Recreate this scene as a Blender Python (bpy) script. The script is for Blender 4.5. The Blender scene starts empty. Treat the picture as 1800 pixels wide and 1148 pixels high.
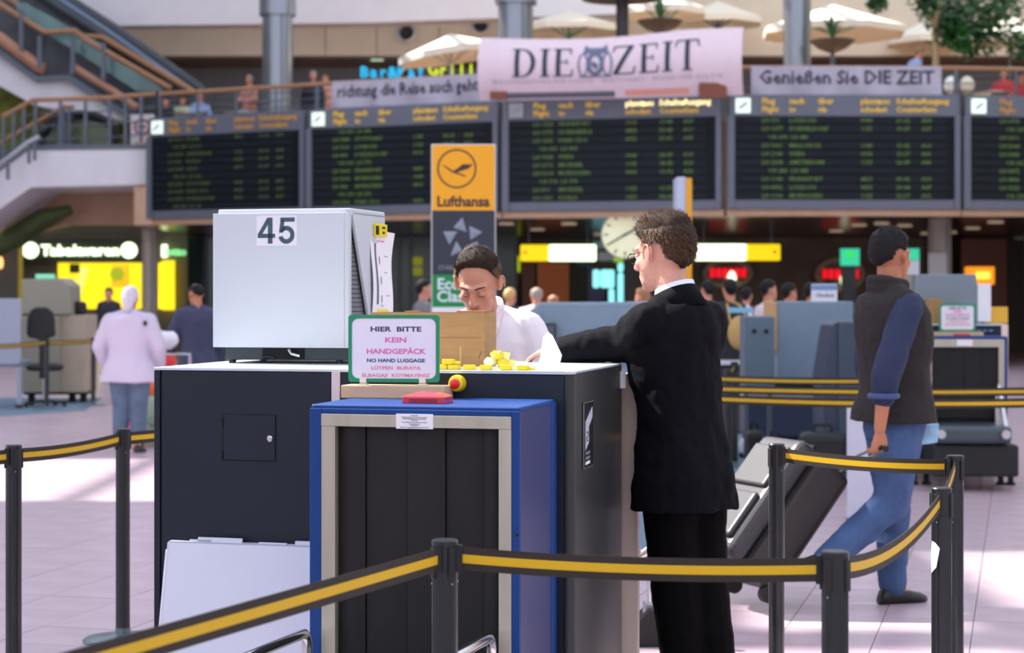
import bpy, bmesh, math, random
from mathutils import Vector, Matrix, Euler, noise
random.seed(7)
sc = bpy.context.scene
COL = sc.collection
# ------------------------------------------------------------------ camera
F, EYE, HOR, MID = 3400.0, 1.55, 518.0, 900.0      # focal length in px of the 1800x1148 frame, eye height, horizon row, centre column
cam_d = bpy.data.cameras.new('camera'); cam = bpy.data.objects.new('camera', cam_d); COL.objects.link(cam)
cam_d.sensor_width = 36.0; cam_d.lens = 36.0 * F / 1800.0
cam_d.shift_y = -(574.0 - HOR) / 1800.0
cam.location = (0, 0, EYE); cam.rotation_euler = (math.radians(90), 0, 0)
cam_d.clip_end = 300; cam_d.clip_start = 0.05
cam_d.dof.use_dof = True; cam_d.dof.focus_distance = 6.2; cam_d.dof.aperture_fstop = 4.0
sc.camera = cam
# ------------------------------------------------------------------ world, sun, exposure
w = bpy.data.worlds.new('world'); sc.world = w; w.use_nodes = True
bg = w.node_tree.nodes['Background']; bg.inputs[0].default_value = (0.93, 0.93, 1.0, 1); bg.inputs[1].default_value = 1.22
SUN = Vector((-0.60, 0.32, 0.735)).normalized()    # towards the sun: high, from the left and a little behind
sd = bpy.data.lights.new('sun', 'SUN'); sd.energy = 11.0; sd.angle = math.radians(0.8); sd.color = (1.0, 0.965, 0.90)
so = bpy.data.objects.new('sun', sd); COL.objects.link(so); so.location = (-30, 25, 36)
so.rotation_euler = SUN.to_track_quat('Z', 'Y').to_euler()
sc.view_settings.view_transform = 'Standard'; sc.view_settings.look = 'None'
sc.view_settings.exposure = 0.0; sc.view_settings.gamma = 1.0; sc.view_settings.use_curve_mapping = False
sc.cycles.use_denoising = True
sc.cycles.max_bounces = 8

# ------------------------------------------------------------------ helpers
def P(x, y, d):
    return Vector(((x - MID) / F * d, d, EYE - (y - HOR) / F * d))
def X(x, d): return (x - MID) / F * d
def Z(y, d): return EYE - (y - HOR) / F * d
def lin(c):
    c = c / 255.0
    return c / 12.92 if c <= 0.04045 else ((c + 0.055) / 1.055) ** 2.4
MATS = {}
def M(name, rgb, rough=0.5, metal=0.0, var=0.0, vscale=8.0, bump=0.0, bscale=60.0, emit=0.0, coat=0.0, trans=0.0, alpha=1.0, sss=0.0, stretch=None, spec=0.5):
    if name in MATS: return MATS[name]
    m = bpy.data.materials.new(name); m.use_nodes = True
    nt = m.node_tree; b = nt.nodes['Principled BSDF']
    col = tuple(lin(c) for c in rgb) + (1,)
    b.inputs['Base Color'].default_value = col
    b.inputs['Roughness'].default_value = rough; b.inputs['Metallic'].default_value = metal
    b.inputs['Specular IOR Level'].default_value = spec
    if coat: b.inputs['Coat Weight'].default_value = coat
    if trans: b.inputs['Transmission Weight'].default_value = trans
    if alpha < 1: b.inputs['Alpha'].default_value = alpha
    if sss:
        b.inputs['Subsurface Weight'].default_value = sss; b.inputs['Subsurface Radius'].default_value = (0.012, 0.004, 0.002)
    if emit:
        b.inputs['Emission Color'].default_value = col; b.inputs['Emission Strength'].default_value = emit
    if var or bump:
        tc = nt.nodes.new('ShaderNodeTexCoord'); mp = nt.nodes.new('ShaderNodeMapping')
        nt.links.new(tc.outputs['Object'], mp.inputs[0])
        if stretch: mp.inputs['Scale'].default_value = stretch
    if var:
        n = nt.nodes.new('ShaderNodeTexNoise'); n.inputs['Scale'].default_value = vscale; n.inputs['Detail'].default_value = 4
        nt.links.new(mp.outputs[0], n.inputs['Vector'])
        cr = nt.nodes.new('ShaderNodeValToRGB')
        cr.color_ramp.elements[0].position = 0.3; cr.color_ramp.elements[1].position = 0.7
        cr.color_ramp.elements[0].color = tuple(max(0, c * (1 - var)) for c in col[:3]) + (1,)
        cr.color_ramp.elements[1].color = tuple(min(1, c * (1 + var)) for c in col[:3]) + (1,)
        nt.links.new(n.outputs['Fac'], cr.inputs[0]); nt.links.new(cr.outputs[0], b.inputs['Base Color'])
    if bump:
        n2 = nt.nodes.new('ShaderNodeTexNoise'); n2.inputs['Scale'].default_value = bscale; n2.inputs['Detail'].default_value = 3
        nt.links.new(mp.outputs[0], n2.inputs['Vector'])
        bp = nt.nodes.new('ShaderNodeBump'); bp.inputs['Strength'].default_value = bump; bp.inputs['Distance'].default_value = 0.01
        nt.links.new(n2.outputs['Fac'], bp.inputs['Height']); nt.links.new(bp.outputs[0], b.inputs['Normal'])
    MATS[name] = m
    return m

ROOTM = {}      # world matrix of the thing an object belongs to
def frame(loc, yaw=0.0):
    """x right, y up, z towards the camera (for yaw 0)"""
    c, s = math.cos(yaw), math.sin(yaw)
    return Matrix(((c, 0, s, loc[0]), (s, 0, -c, loc[1]), (0, 1, 0, loc[2]), (0, 0, 0, 1)))
def rotz(loc, a):
    return Matrix.Translation(Vector(loc)) @ Matrix.Rotation(a, 4, 'Z')

class MB:
    def __init__(s): s.v = []; s.f = []
    def add(s, verts, faces, mx=None):
        k = len(s.v)
        if mx is not None: verts = [mx @ Vector(q) for q in verts]
        s.v += [Vector(q) for q in verts]; s.f += [tuple(i + k for i in f) for f in faces]
        return s
    def box(s, lo, hi, mx=None):
        x0, y0, z0 = lo; x1, y1, z1 = hi
        return s.add([(x0,y0,z0),(x1,y0,z0),(x1,y1,z0),(x0,y1,z0),(x0,y0,z1),(x1,y0,z1),(x1,y1,z1),(x0,y1,z1)],
                     [(0,3,2,1),(4,5,6,7),(0,1,5,4),(1,2,6,5),(2,3,7,6),(3,0,4,7)], mx)
    def cbox(s, c, size, mx=None):
        return s.box([c[i] - size[i] / 2 for i in range(3)], [c[i] + size[i] / 2 for i in range(3)], mx)
    def bar(s, a, b, wd, ht, up=Vector((0, 0, 1))):
        a = Vector(a); b = Vector(b); t = (b - a).normalized(); n = t.cross(up).normalized(); u = n.cross(t)
        vs = []
        for p in (a, b):
            for i, j in ((-1,-1),(1,-1),(1,1),(-1,1)): vs.append(p + n * (i * wd / 2) + u * (j * ht / 2))
        return s.add(vs, [(0,1,2,3),(7,6,5,4),(0,4,5,1),(1,5,6,2),(2,6,7,3),(3,7,4,0)])
    def prism(s, poly, z0, z1, mx=None):
        n = len(poly)
        if sum(poly[i][0] * poly[(i+1) % n][1] - poly[(i+1) % n][0] * poly[i][1] for i in range(n)) < 0: poly = poly[::-1]
        vs = [(x, y, z0) for x, y in poly] + [(x, y, z1) for x, y in poly]
        fs = [tuple(range(n))[::-1], tuple(range(n, 2 * n))] + [(i, (i+1) % n, n + (i+1) % n, n + i) for i in range(n)]
        return s.add(vs, fs, mx)
    def loft(s, rings, closed=False):
        n = len(rings[0]); k = len(s.v)
        for r in rings: s.v += [Vector(q) for q in r]
        m = len(rings)
        for i in range(m if closed else m - 1):
            a = k + i * n; b = k + ((i + 1) % m) * n
            for j in range(n): s.f.append((a + j, a + (j+1) % n, b + (j+1) % n, b + j))
        if not closed:
            s.f.append(tuple(range(k, k + n))[::-1]); s.f.append(tuple(range(k + (m-1) * n, k + m * n)))
        return s
    def tube(s, pts, r, n=8, closed=False):
        pts = [Vector(p) for p in pts]; rr = r if isinstance(r, (list, tuple)) else [r] * len(pts)
        rings = []; m = len(pts); prev = None
        for i, p in enumerate(pts):
            if closed: t = pts[(i+1) % m] - pts[i-1]
            else: t = pts[min(i+1, m-1)] - pts[max(i-1, 0)]
            t.normalize()
            if prev is None:
                u = t.orthogonal().normalized()
            else:
                u = (prev - t * prev.dot(t))
                u = u.normalized() if u.length > 1e-6 else t.orthogonal().normalized()
            prev = u; v = t.cross(u)
            rings.append([p + u * (rr[i] * math.cos(a)) + v * (rr[i] * math.sin(a)) for a in [2 * math.pi * j / n for j in range(n)]])
        return s.loft(rings, closed)
    def lathe(s, prof, n=24, mx=None):
        k = len(s.v); tmp = MB()
        tmp.loft([[(r * math.cos(2*math.pi*j/n), r * math.sin(2*math.pi*j/n), z) for j in range(n)] for r, z in prof])
        return s.add(tmp.v, tmp.f, mx)
    def ell(s, c, rad, n=14, m=9, mx=None):
        tmp = MB(); rings = []
        for i in range(m + 1):
            t = math.pi * (0.02 + 0.96 * i / m); rings.append([(c[0] + rad[0]*math.sin(t)*math.cos(2*math.pi*j/n), c[1] + rad[1]*math.sin(t)*math.sin(2*math.pi*j/n), c[2] - rad[2]*math.cos(t)) for j in range(n)])
        tmp.loft(rings)
        return s.add(tmp.v, tmp.f, mx)
    def cone(s, a, b, ra, rb, n=12, flat=1.0, up=None):
        """round-ended tapered limb"""
        a = Vector(a); b = Vector(b); t = (b - a); L = t.length; t.normalize()
        u = (up - t * up.dot(t)).normalized() if up is not None else t.orthogonal().normalized()
        v = t.cross(u); rings = []
        def ring(p, r): rings.append([p + u * (r * math.cos(x)) + v * (r * flat * math.sin(x)) for x in [2*math.pi*j/n for j in range(n)]])
        for q in (0.15, 0.5, 0.85): ring(a - t * (ra * (1 - q * q) ** 0.5), ra * q)
        for q in (0, 0.33, 0.66, 1.0): ring(a + t * (L * q), ra + (rb - ra) * q)
        for q in (0.85, 0.5, 0.15): ring(b + t * (rb * (1 - q * q) ** 0.5), rb * q)
        return s.loft(rings)
    def text(s, txt, size, mx, align='CENTER', bold=0.0, depth=0.0008, res=2, squeeze=1.0, space=1.0):
        vs, fs = text_mesh(txt, align, bold, depth / size, res, space)
        return s.add([(v[0] * size * squeeze, v[1] * size, v[2] * size) for v in vs], fs, mx)
    def build(s, name, mat, parent=None, smooth=False, bevel=0.0, seg=2, world=False, kind=None, label=None, origin=None):
        me = bpy.data.meshes.new(name)
        vs = s.v
        if parent is not None and parent.name in ROOTM and world:
            inv = ROOTM[parent.name].inverted(); vs = [inv @ q for q in vs]
        if origin is not None: vs = [q - origin for q in vs]
        me.from_pydata([tuple(q) for q in vs], [], s.f); me.update()
        o = bpy.data.objects.new(name, me); COL.objects.link(o)
        if mat is not None: me.materials.append(mat)
        if smooth:
            me.polygons.foreach_set('use_smooth', [True] * len(me.polygons))
            if smooth != 'full': me.set_sharp_from_angle(angle=math.radians(38))
        if bevel:
            md = o.modifiers.new('bevel', 'BEVEL'); md.width = bevel; md.segments = seg; md.limit_method = 'ANGLE'; md.angle_limit = math.radians(40)
        if parent is not None:
            o.parent = parent
            if parent.name in ROOTM: ROOTM[o.name] = ROOTM[parent.name]
        if origin is not None: o.location = origin
        if kind: o['kind'] = kind
        if label: o['label'] = label
        return o

_TXT = {}
def text_mesh(txt, align, bold, depth, res, space):
    key = (txt, align, bold, round(depth, 5), res, space)
    if key not in _TXT:
        cu = bpy.data.curves.new('lettering', 'FONT'); cu.body = txt; cu.align_x = align; cu.align_y = 'CENTER'
        cu.size = 1.0; cu.offset = bold; cu.extrude = depth; cu.resolution_u = res; cu.space_character = space
        o = bpy.data.objects.new('lettering', cu); COL.objects.link(o)
        dg = bpy.context.evaluated_depsgraph_get(); me = bpy.data.meshes.new_from_object(o.evaluated_get(dg))
        vs = [tuple(v.co) for v in me.vertices]; fs = [tuple(p.vertices) for p in me.polygons]
        bpy.data.objects.remove(o); bpy.data.curves.remove(cu); bpy.data.meshes.remove(me)
        if vs:
            cy = (min(v[1] for v in vs) + max(v[1] for v in vs)) / 2
        _TXT[key] = (vs, fs)
    return _TXT[key]

def tag(o, label, cat, group=None):
    o['label'] = label; o['category'] = cat
    if group: o['group'] = group
    return o
def T(name, label, cat, loc=(0, 0, 0), rz=0.0, group=None):
    o = bpy.data.objects.new(name, None); COL.objects.link(o); o.empty_display_size = 0.1
    o.location = loc; o.rotation_euler = (0, 0, rz); ROOTM[o.name] = rotz(loc, rz)
    return tag(o, label, cat, group)
def solo(name, mb, mat, label, cat, group=None, **kw):
    xs = [q.x for q in mb.v]; ys = [q.y for q in mb.v]; zs = [q.z for q in mb.v]
    org = Vector(((min(xs)+max(xs))/2, (min(ys)+max(ys))/2, min(zs)))
    return tag(mb.build(name, mat, origin=org, **kw), label, cat, group)
def struct(name, mb, mat, parent=None, **kw):
    o = mb.build(name, mat, parent, **kw); o['kind'] = 'structure'; return o
def copy_tree(o, parent=None):
    c = o.copy(); COL.objects.link(c)
    if parent is not None: c.parent = parent
    for ch in list(o.children): copy_tree(ch, c)
    return c
def lerp(a, b, t): return a + (b - a) * t
def hit(px, py, p0, n):
    """point where the sight line of a photo pixel meets a plane of the scene"""
    d = Vector(((px - MID) / F, 1.0, -(py - HOR) / F)); c = Vector((0, 0, EYE))
    return c + d * ((Vector(p0) - c).dot(n) / d.dot(n))
# ================================================================== THE SETTING
GR = math.radians(-14.7)                                   # the scanner and the floor grid are turned by this
m_tile = M('floor_tile', (196, 173, 182), rough=0.28, var=0.10, vscale=3.0, bump=0.03, bscale=25)
m_grout = M('floor_grout', (166, 148, 158), rough=0.7)
m_white = M('white_paint', (228, 224, 230), rough=0.55, var=0.03, vscale=2)
m_cream = M('cream_plaster', (224, 210, 190), rough=0.7, var=0.04, vscale=2)
m_tan = M('tan_fascia', (196, 158, 128), rough=0.5, var=0.05, vscale=3)
m_dkgrey = M('dark_grey_wall', (132, 138, 146), rough=0.7, var=0.08, vscale=1.5)
m_brown = M('dark_brown_panel', (112, 84, 66), rough=0.45, var=0.2, vscale=1.2)
m_olive = M('olive_wall', (104, 98, 78), rough=0.6, var=0.15, vscale=1.0)
m_slate = M('slate_steel', (92, 100, 112), rough=0.4, metal=0.2)
m_wood = M('handrail_wood', (166, 120, 84), rough=0.35, var=0.12, vscale=6)
m_glass = M('green_glass', (170, 205, 200), rough=0.08, trans=0.0, alpha=0.32)
m_darkglass = M('dark_glass', (62, 84, 80), rough=0.12, var=0.25, vscale=0.6)
m_black = M('black_rubber', (24, 24, 26), rough=0.6)

# floor: slab with recessed joints, tiles laid on it
floor = struct('floor', MB().box((-26, -14, -0.30), (26, 62, -0.008)), m_grout)
mbx = MB().box((-26, 31, -0.008), (26, 62, 0.0)); far = struct('far_paving', mbx, m_tile, floor)
TS = 0.42
tile = MB().box((-TS/2 + 0.0025, -TS/2 + 0.0025, -0.01), (TS/2 - 0.0025, TS/2 - 0.0025, 0.0))
cG, sG = math.cos(GR), math.sin(GR)
spots = []
for i in range(-70, 71):
    for j in range(0, 90):
        gx, gy = i * TS, j * TS
        x, y = gx * cG - gy * sG, gx * sG + gy * cG
        if y < 2.2 or y > 31 or abs(x) > y * 0.30 + 1.2: continue
        px, py = MID + x / y * F, HOR + EYE / y * F
        seen = 700 < py < 1165 and -30 < px < 1830 and (px < 275 or px > 1110) and not (1110 < px < 1290 and py > 900)
        spots.append((0 if seen else 1, y, x))
spots.sort()
first = None; rest = MB()
for k, (sn, y, x) in enumerate(spots):
    if k < 300:
        if first is None:
            first = tile.build('tile', m_tile, floor); o = first
        else:
            o = first.copy(); COL.objects.link(o); o.parent = floor
        o.location = (x, y, random.uniform(-0.0008, 0.0008)); o.rotation_euler = (0, 0, GR)
    else:
        rest.add(tile.v, tile.f, rotz((x, y, 0), GR))
rt = rest.build('remaining_tiles', m_tile, floor, kind='stuff')
# blue-grey floor patch by the counters, a glossy reflection painted as colour
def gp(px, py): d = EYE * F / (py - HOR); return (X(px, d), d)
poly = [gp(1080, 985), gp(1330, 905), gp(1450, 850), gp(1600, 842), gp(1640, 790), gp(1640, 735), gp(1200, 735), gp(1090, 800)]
struct('reflection_inlay', MB().prism(poly, 0.0, 0.006), M('reflection_blue', (104, 124, 142), rough=0.85, var=0.1, vscale=20, bump=0.2, bscale=120), floor)
poly = [gp(-60, 736), gp(150, 722), gp(180, 700), gp(-60, 700)]  # far-left patch: sky reflection on the glossy floor, painted blue-grey
struct('reflection_inlay', MB().prism(poly, 0.0, 0.006), M('reflection_blue', (104, 124, 142)), floor)

# unseen hall roof, its gaps placed so the sun strikes chosen people and things
RZ = 13.0
sun_gaps = [(-11.6, -8.4, 10.4, 14.2), (-9.7, -8.5, 14.6, 15.4), (-8.3, -5.2, 15.2, 17.4), (-17.5, -12.3, 20.2, 24.0), (-10.6, -7.8, 27.4, 33.0), (-9, 9, 46.5, 52.0)]
roof = MB()
xs = sorted({-24.0, 15.0} | {o[0] for o in sun_gaps} | {o[1] for o in sun_gaps}); ys = sorted({-9.0, 62.0} | {o[2] for o in sun_gaps} | {o[3] for o in sun_gaps})
for i in range(len(xs) - 1):
    for j in range(len(ys) - 1):
        cx, cy = (xs[i] + xs[i+1]) / 2, (ys[j] + ys[j+1]) / 2
        if any(a < cx < b and c < cy < d for a, b, c, d in sun_gaps): continue
        roof.box((xs[i], ys[j], RZ), (xs[i+1], ys[j+1], RZ + 0.25))
m_roof = bpy.data.materials.new('soft_light_roof'); m_roof.use_nodes = True; nt = m_roof.node_tree; nt.nodes.clear()  # roof made translucent to add soft light from above
o_ = nt.nodes.new('ShaderNodeOutputMaterial'); mx_ = nt.nodes.new('ShaderNodeMixShader'); df_ = nt.nodes.new('ShaderNodeBsdfDiffuse'); tl_ = nt.nodes.new('ShaderNodeBsdfTranslucent')
df_.inputs[0].default_value = (.86, .87, .9, 1); tl_.inputs[0].default_value = (.84, .90, 1.0, 1); mx_.inputs[0].default_value = .55
nt.links.new(df_.outputs[0], mx_.inputs[1]); nt.links.new(tl_.outputs[0], mx_.inputs[2]); nt.links.new(mx_.outputs[0], o_.inputs[0])
ceil_hall = struct('ceiling', roof, m_roof)
for a, b, c, d in sun_gaps:                                 # slim glazing bars across every opening
    n = max(1, int((b - a) / 1.6)); mbb = MB()
    for k in range(1, n): mbb.box((a + (b-a)*k/n - 0.05, c, RZ), (a + (b-a)*k/n + 0.05, d, RZ + 0.2))
    if mbb.v: mbb.build('glazing_bar', m_slate, ceil_hall)

# gallery front line (faceted, bending away to the left)
GPX = [(273, 45.3), (551, 43.2), (889, 41.2), (1275, 40.0), (1684, 40.1), (2100, 40.8)]
GP = [Vector((X(a, d), d, 0)) for a, d in GPX]
GZ0, GZ1, GFL = 3.17, 5.66, 5.15                             # underside, parapet top, gallery floor level
back = [(20, 62), (X(243, 46), 62), (X(243, 46), 45.6)]
slab = [(p.x, p.y) for p in GP] + [(20, 41.5)] + back
gal = struct('floor_gallery', MB().prism(slab, GZ0 + 0.12, GFL), m_tan)
struct('ceiling_under_gallery', MB().prism(slab, GZ0 + 0.02, GZ0 + 0.119), M('dark_ceiling', (70, 54, 46), rough=0.2, var=0.25, vscale=1.5))
for k in range(len(GP) - 1):                                 # tan strip below the boards
    a, b = GP[k], GP[k+1]; t = (b - a).normalized(); n = Vector((t.y, -t.x, 0))
    mb = MB(); mb.bar(a + n * 0.10 + Vector((0, 0, GZ0 + 0.065)), b + n * 0.10 + Vector((0, 0, GZ0 + 0.065)), 0.25, 0.13)
    struct('trim_%d' % (k + 1), mb, m_tan)
mb = MB().box((X(243, 45.5), 45.0, GZ0), (X(275, 45.5), 45.9, Z(330, 45.3))); struct('trim_6', mb, m_tan)
# walls behind
struct('wall_back', MB().box((-20, 57.0, 0), (20, 57.3, GFL)), m_brown)
struct('wall_gallery', MB().box((-20, 55.4, GFL), (20, 55.7, 8.2)), m_dkgrey)
wb = MB().box((-20, 53.0, Z(98, 53)), (20, 54.2, Z(30, 53))); wg = struct('wall_cornice', wb, m_cream)
for px in (572, 662, 772): mb = MB().box((X(px, 52.99)-0.015, 52.985, Z(98, 53)), (X(px, 52.99)+0.015, 53.0, Z(47, 53))); mb.build('panel_joint', M('joint', (150, 140, 128)), wg)
mb = MB().prism([(X(-60, 51), Z(48, 51)), (X(640, 51), Z(40, 51)), (X(1210, 51), Z(20, 51)), (X(1210, 51), 11.5), (X(-60, 51), 11.5)], -0.4, 0.4, frame((0, 51.4, 0)))
struct('wall_upper_beam', mb, m_white)
struct('wall_upper', MB().box((-20, 54.3, Z(32, 53)), (20, 54.6, 12.5)), m_cream)
mb = MB().box((-20, 53.0, Z(98, 53) - 0.05), (20, 55.7, Z(98, 53))); struct('ceiling_gallery', mb, m_brown)
struct('wall_left', MB().box((-20.3, 30, 0), (-20, 62, 12.5)), m_olive)
struct('wall_right', MB().box((20, 30, 0), (20.3, 62, 12.5)), m_olive)

# ------------------------------------------------------------------ flight boards
m_hdr = M('board_grey', (104, 110, 122), rough=0.45, metal=0.1)
m_dark = M('board_black', (15, 20, 27), rough=0.5, spec=.2)
m_row = M('board_row', (24, 31, 38), rough=0.5, spec=.2)
m_green = M('board_green', (88, 122, 50), rough=0.5, emit=0.05)
m_yel = M('board_yellow', (226, 182, 70), rough=0.5, emit=0.22)
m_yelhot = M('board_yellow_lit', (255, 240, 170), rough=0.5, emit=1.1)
m_icon = M('board_icon_lit', (226, 246, 230), rough=0.5, emit=0.75)
CITY = ['FRANKFURT', 'MUENCHEN', 'STUTTGART', 'PARIS CDG', 'LONDON', 'ZUERICH', 'WIEN', 'DUESSELDORF', 'KOELN', 'PALMA', 'NUERNBERG', 'BRUESSEL', 'AMSTERDAM', 'OSLO', 'MALLORCA']
BL = ['far-left flight board, the one seen at the steepest angle', 'second flight board from the left, partly behind the orange pillar sign', 'middle flight board below the big newspaper banner', 'flight board right of the middle under the grey railing banner', 'flight board cut off by the right picture edge']
def board(k):
    a, b = GP[k].copy(), GP[k+1].copy(); t = (b - a).normalized(); yaw = math.atan2(t.y, t.x)
    a += t * 0.05; b -= t * 0.05; L = (b - a).length
    c = (a + b) / 2; n = Vector((t.y, -t.x, 0))
    z0, z1 = 3.31, GZ1
    r = T('flight_board', BL[k], 'flight board', (c.x, c.y, z0), yaw, 'departure boards along the gallery')
    h = z1 - z0; hb = 0.19; hh = 0.44
    MB().box((-L/2, -0.30, 0), (L/2, -0.02, h)).build('casing', m_hdr, r)
    mb = MB().box((-L/2 + 0.10, -0.305, hb), (L/2 - 0.10, -0.28, h - hh)); mb.build('screen', m_dark, r)
    MB().box((-L/2 - 0.05, -0.34, 0), (-L/2 + 0.1, -0.30, h - hh)).build('frame_upright', m_hdr, r)
    MB().box((L/2 - 0.1, -0.34, 0), (L/2 + 0.02, -0.30, h - hh)).build('frame_upright', m_hdr, r)
    fr = lambda x, z, y: frame((x, y, z), 0)
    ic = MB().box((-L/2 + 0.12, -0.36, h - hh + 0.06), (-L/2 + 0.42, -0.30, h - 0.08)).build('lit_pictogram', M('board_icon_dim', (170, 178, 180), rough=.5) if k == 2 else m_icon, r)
    mb = MB(); s = 0.18 / 1
    mb.bar((-L/2 + 0.19, -0.365, h - hh + 0.15), (-L/2 + 0.35, -0.365, h - 0.17), 0.01, 0.05); mb.build('plane_mark', M('pictogram_grey', (150, 160, 156)), ic)
    cols = [(0.17, 'Flug', 'Flight'), (0.29, 'nach', 'to'), (0.415, 'über', 'via'), (0.60, 'planm.', 'sched.'), (0.675, 'neu', 'est'), (0.755, 'Schalter', 'Counter'), (0.865, 'Ausgang', 'Gate')]
    hd = MB(); hd2 = MB()
    for q, (fx, s1, s2) in enumerate(cols):
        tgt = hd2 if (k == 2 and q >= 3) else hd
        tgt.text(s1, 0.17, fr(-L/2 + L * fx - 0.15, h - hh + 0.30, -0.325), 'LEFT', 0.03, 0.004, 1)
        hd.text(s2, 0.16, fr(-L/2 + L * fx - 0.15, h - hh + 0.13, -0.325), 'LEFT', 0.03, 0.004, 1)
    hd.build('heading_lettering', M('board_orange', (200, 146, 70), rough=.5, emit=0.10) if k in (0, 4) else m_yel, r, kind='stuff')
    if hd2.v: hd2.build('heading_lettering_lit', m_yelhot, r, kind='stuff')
    N = 10 if k != 1 else 10; rh = (h - hh - hb) / N
    rnd = random.Random(40 + k)
    for i in range(N):
        zc = hb + rh * (N - 1 - i + 0.5)
        rw = MB().box((-L/2 + 0.13, -0.325, zc - rh * 0.34), (L/2 - 0.28, -0.30, zc + rh * 0.34)).build('flap_row', m_row, r)
        mb = MB(); full = not ((i + k) % 4 == 1)
        def put(fx, s): mb.text(s, rh * 0.72, fr(-L/2 + L * fx - 0.15, zc - 0.01, -0.33), 'LEFT', 0.02, 0.003, 1)
        if full:
            put(0.17, 'LH %d' % rnd.randint(100, 9999)); put(0.29, rnd.choice(CITY)); put(0.60, '%02d%02d' % (rnd.randint(8, 11), rnd.choice((5, 15, 25, 40, 55))))
            put(0.755, '%d-%d' % (rnd.randint(10, 40), rnd.randint(41, 70))); put(0.865, 'A%02d' % rnd.randint(10, 60))
        else: put(0.20, 'UA %d  LX %d' % (rnd.randint(100, 999), rnd.randint(100, 999)))
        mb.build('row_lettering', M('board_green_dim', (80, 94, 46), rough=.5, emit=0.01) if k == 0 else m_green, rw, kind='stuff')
    return r
for k in range(5): board(k)

# ------------------------------------------------------------------ gallery railing
def rail_seg(a, b, posts=4, z0=GZ1, z1=6.26, off=0.0, wires=3, name='gallery_railing', label='', cat='railing', group=None):
    a = Vector(a); b = Vector(b); t = (b - a).normalized()
    r = T(name, label, cat, (a.x, a.y, a.z + z0), 0, group)
    up = Vector((0, 0, 1))
    mb = MB().tube([a + up * z1, b + up * z1], 0.05, 8); mb.build('handrail', m_wood, r, smooth=True, world=True)
    for i in range(posts + 1):
        q = a.lerp(b, (i + 0.02) / (posts + 0.04)); MB().cbox((q.x, q.y, q.z + (z0 + z1) / 2), (0.05, 0.07, z1 - z0)).build('post', m_slate, r, world=True)
    for i in range(wires):
        z = z0 + (z1 - z0) * (i + 0.7) / (wires + 0.5); MB().tube([a + up * z, b + up * z], 0.013, 5).build('rail_wire', m_slate, r, world=True)
    return r
RL = ['railing above the far-left flight board with diners behind it', 'railing hung with the left grey cloth banner', 'railing behind the big newspaper banner', 'railing hung with the right grey cloth banner', 'railing at the right picture edge by the red shirts']
for k in range(5):
    a, b = GP[k], GP[k+1]; n = Vector(((b - a).y, -(b - a).x, 0)).normalized()
    rail_seg(a - n * 0.15, b - n * 0.15, label=RL[k], group='gallery railing bays')
# ================================================================== GALLERY AND BACKGROUND
m_steel = M('column_steel', (150, 156, 164), rough=0.32, metal=0.75)
m_alu = M('aluminium', (190, 192, 196), rough=0.3, metal=0.85)
def column(px, d, r, ztop, cap, label, z0=GFL, mat=None):
    c = Vector((X(px, d), d, z0)); o = T('column', label, 'column', c, 0, 'round columns of the hall')
    MB().lathe([(r, 0.02), (r, ztop - z0)], 28).build('shaft', mat or m_steel, o, smooth=True)
    MB().lathe([(r * 1.15, 0), (r * 1.15, 0.12), (r * 1.02, 0.16)], 28).build('foot_ring', mat or m_steel, o, smooth=True)
    if cap:
        for k in range(2): MB().lathe([(r * 1.22, cap - z0 + k * 0.42), (r * 1.22, cap - z0 + 0.36 + k * 0.42)], 28).build('collar', mat or m_steel, o, smooth=True)
    for s in range(3):
        a = 0.9 + s * 2.1; MB().cbox((r * math.cos(a), r * math.sin(a), (ztop - z0) / 2), (0.03, 0.03, ztop - z0 - 0.2)).build('seam', m_slate, o)
column(488, 46.0, 0.36, 12.9, Z(28, 46), 'silver column with a collar above the left gallery railing')
column(907, 44.5, 0.40, 12.9, Z(8, 44.5), 'silver column directly behind the big newspaper banner')
column(1402, 45.0, 0.31, 12.9, None, 'slim silver column right of the big newspaper banner')
m_beigecol = M('beige_column', (164, 152, 138), rough=0.6, var=0.05)
column(264, 46.2, 0.19, GZ0 + 0.02, None, 'beige column beside the lit tobacco shop', 0.0, m_beigecol)
column(1652, 42.0, 0.25, GZ0 + 0.02, None, 'beige column under the right flight boards', 0.0, m_beigecol)

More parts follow.
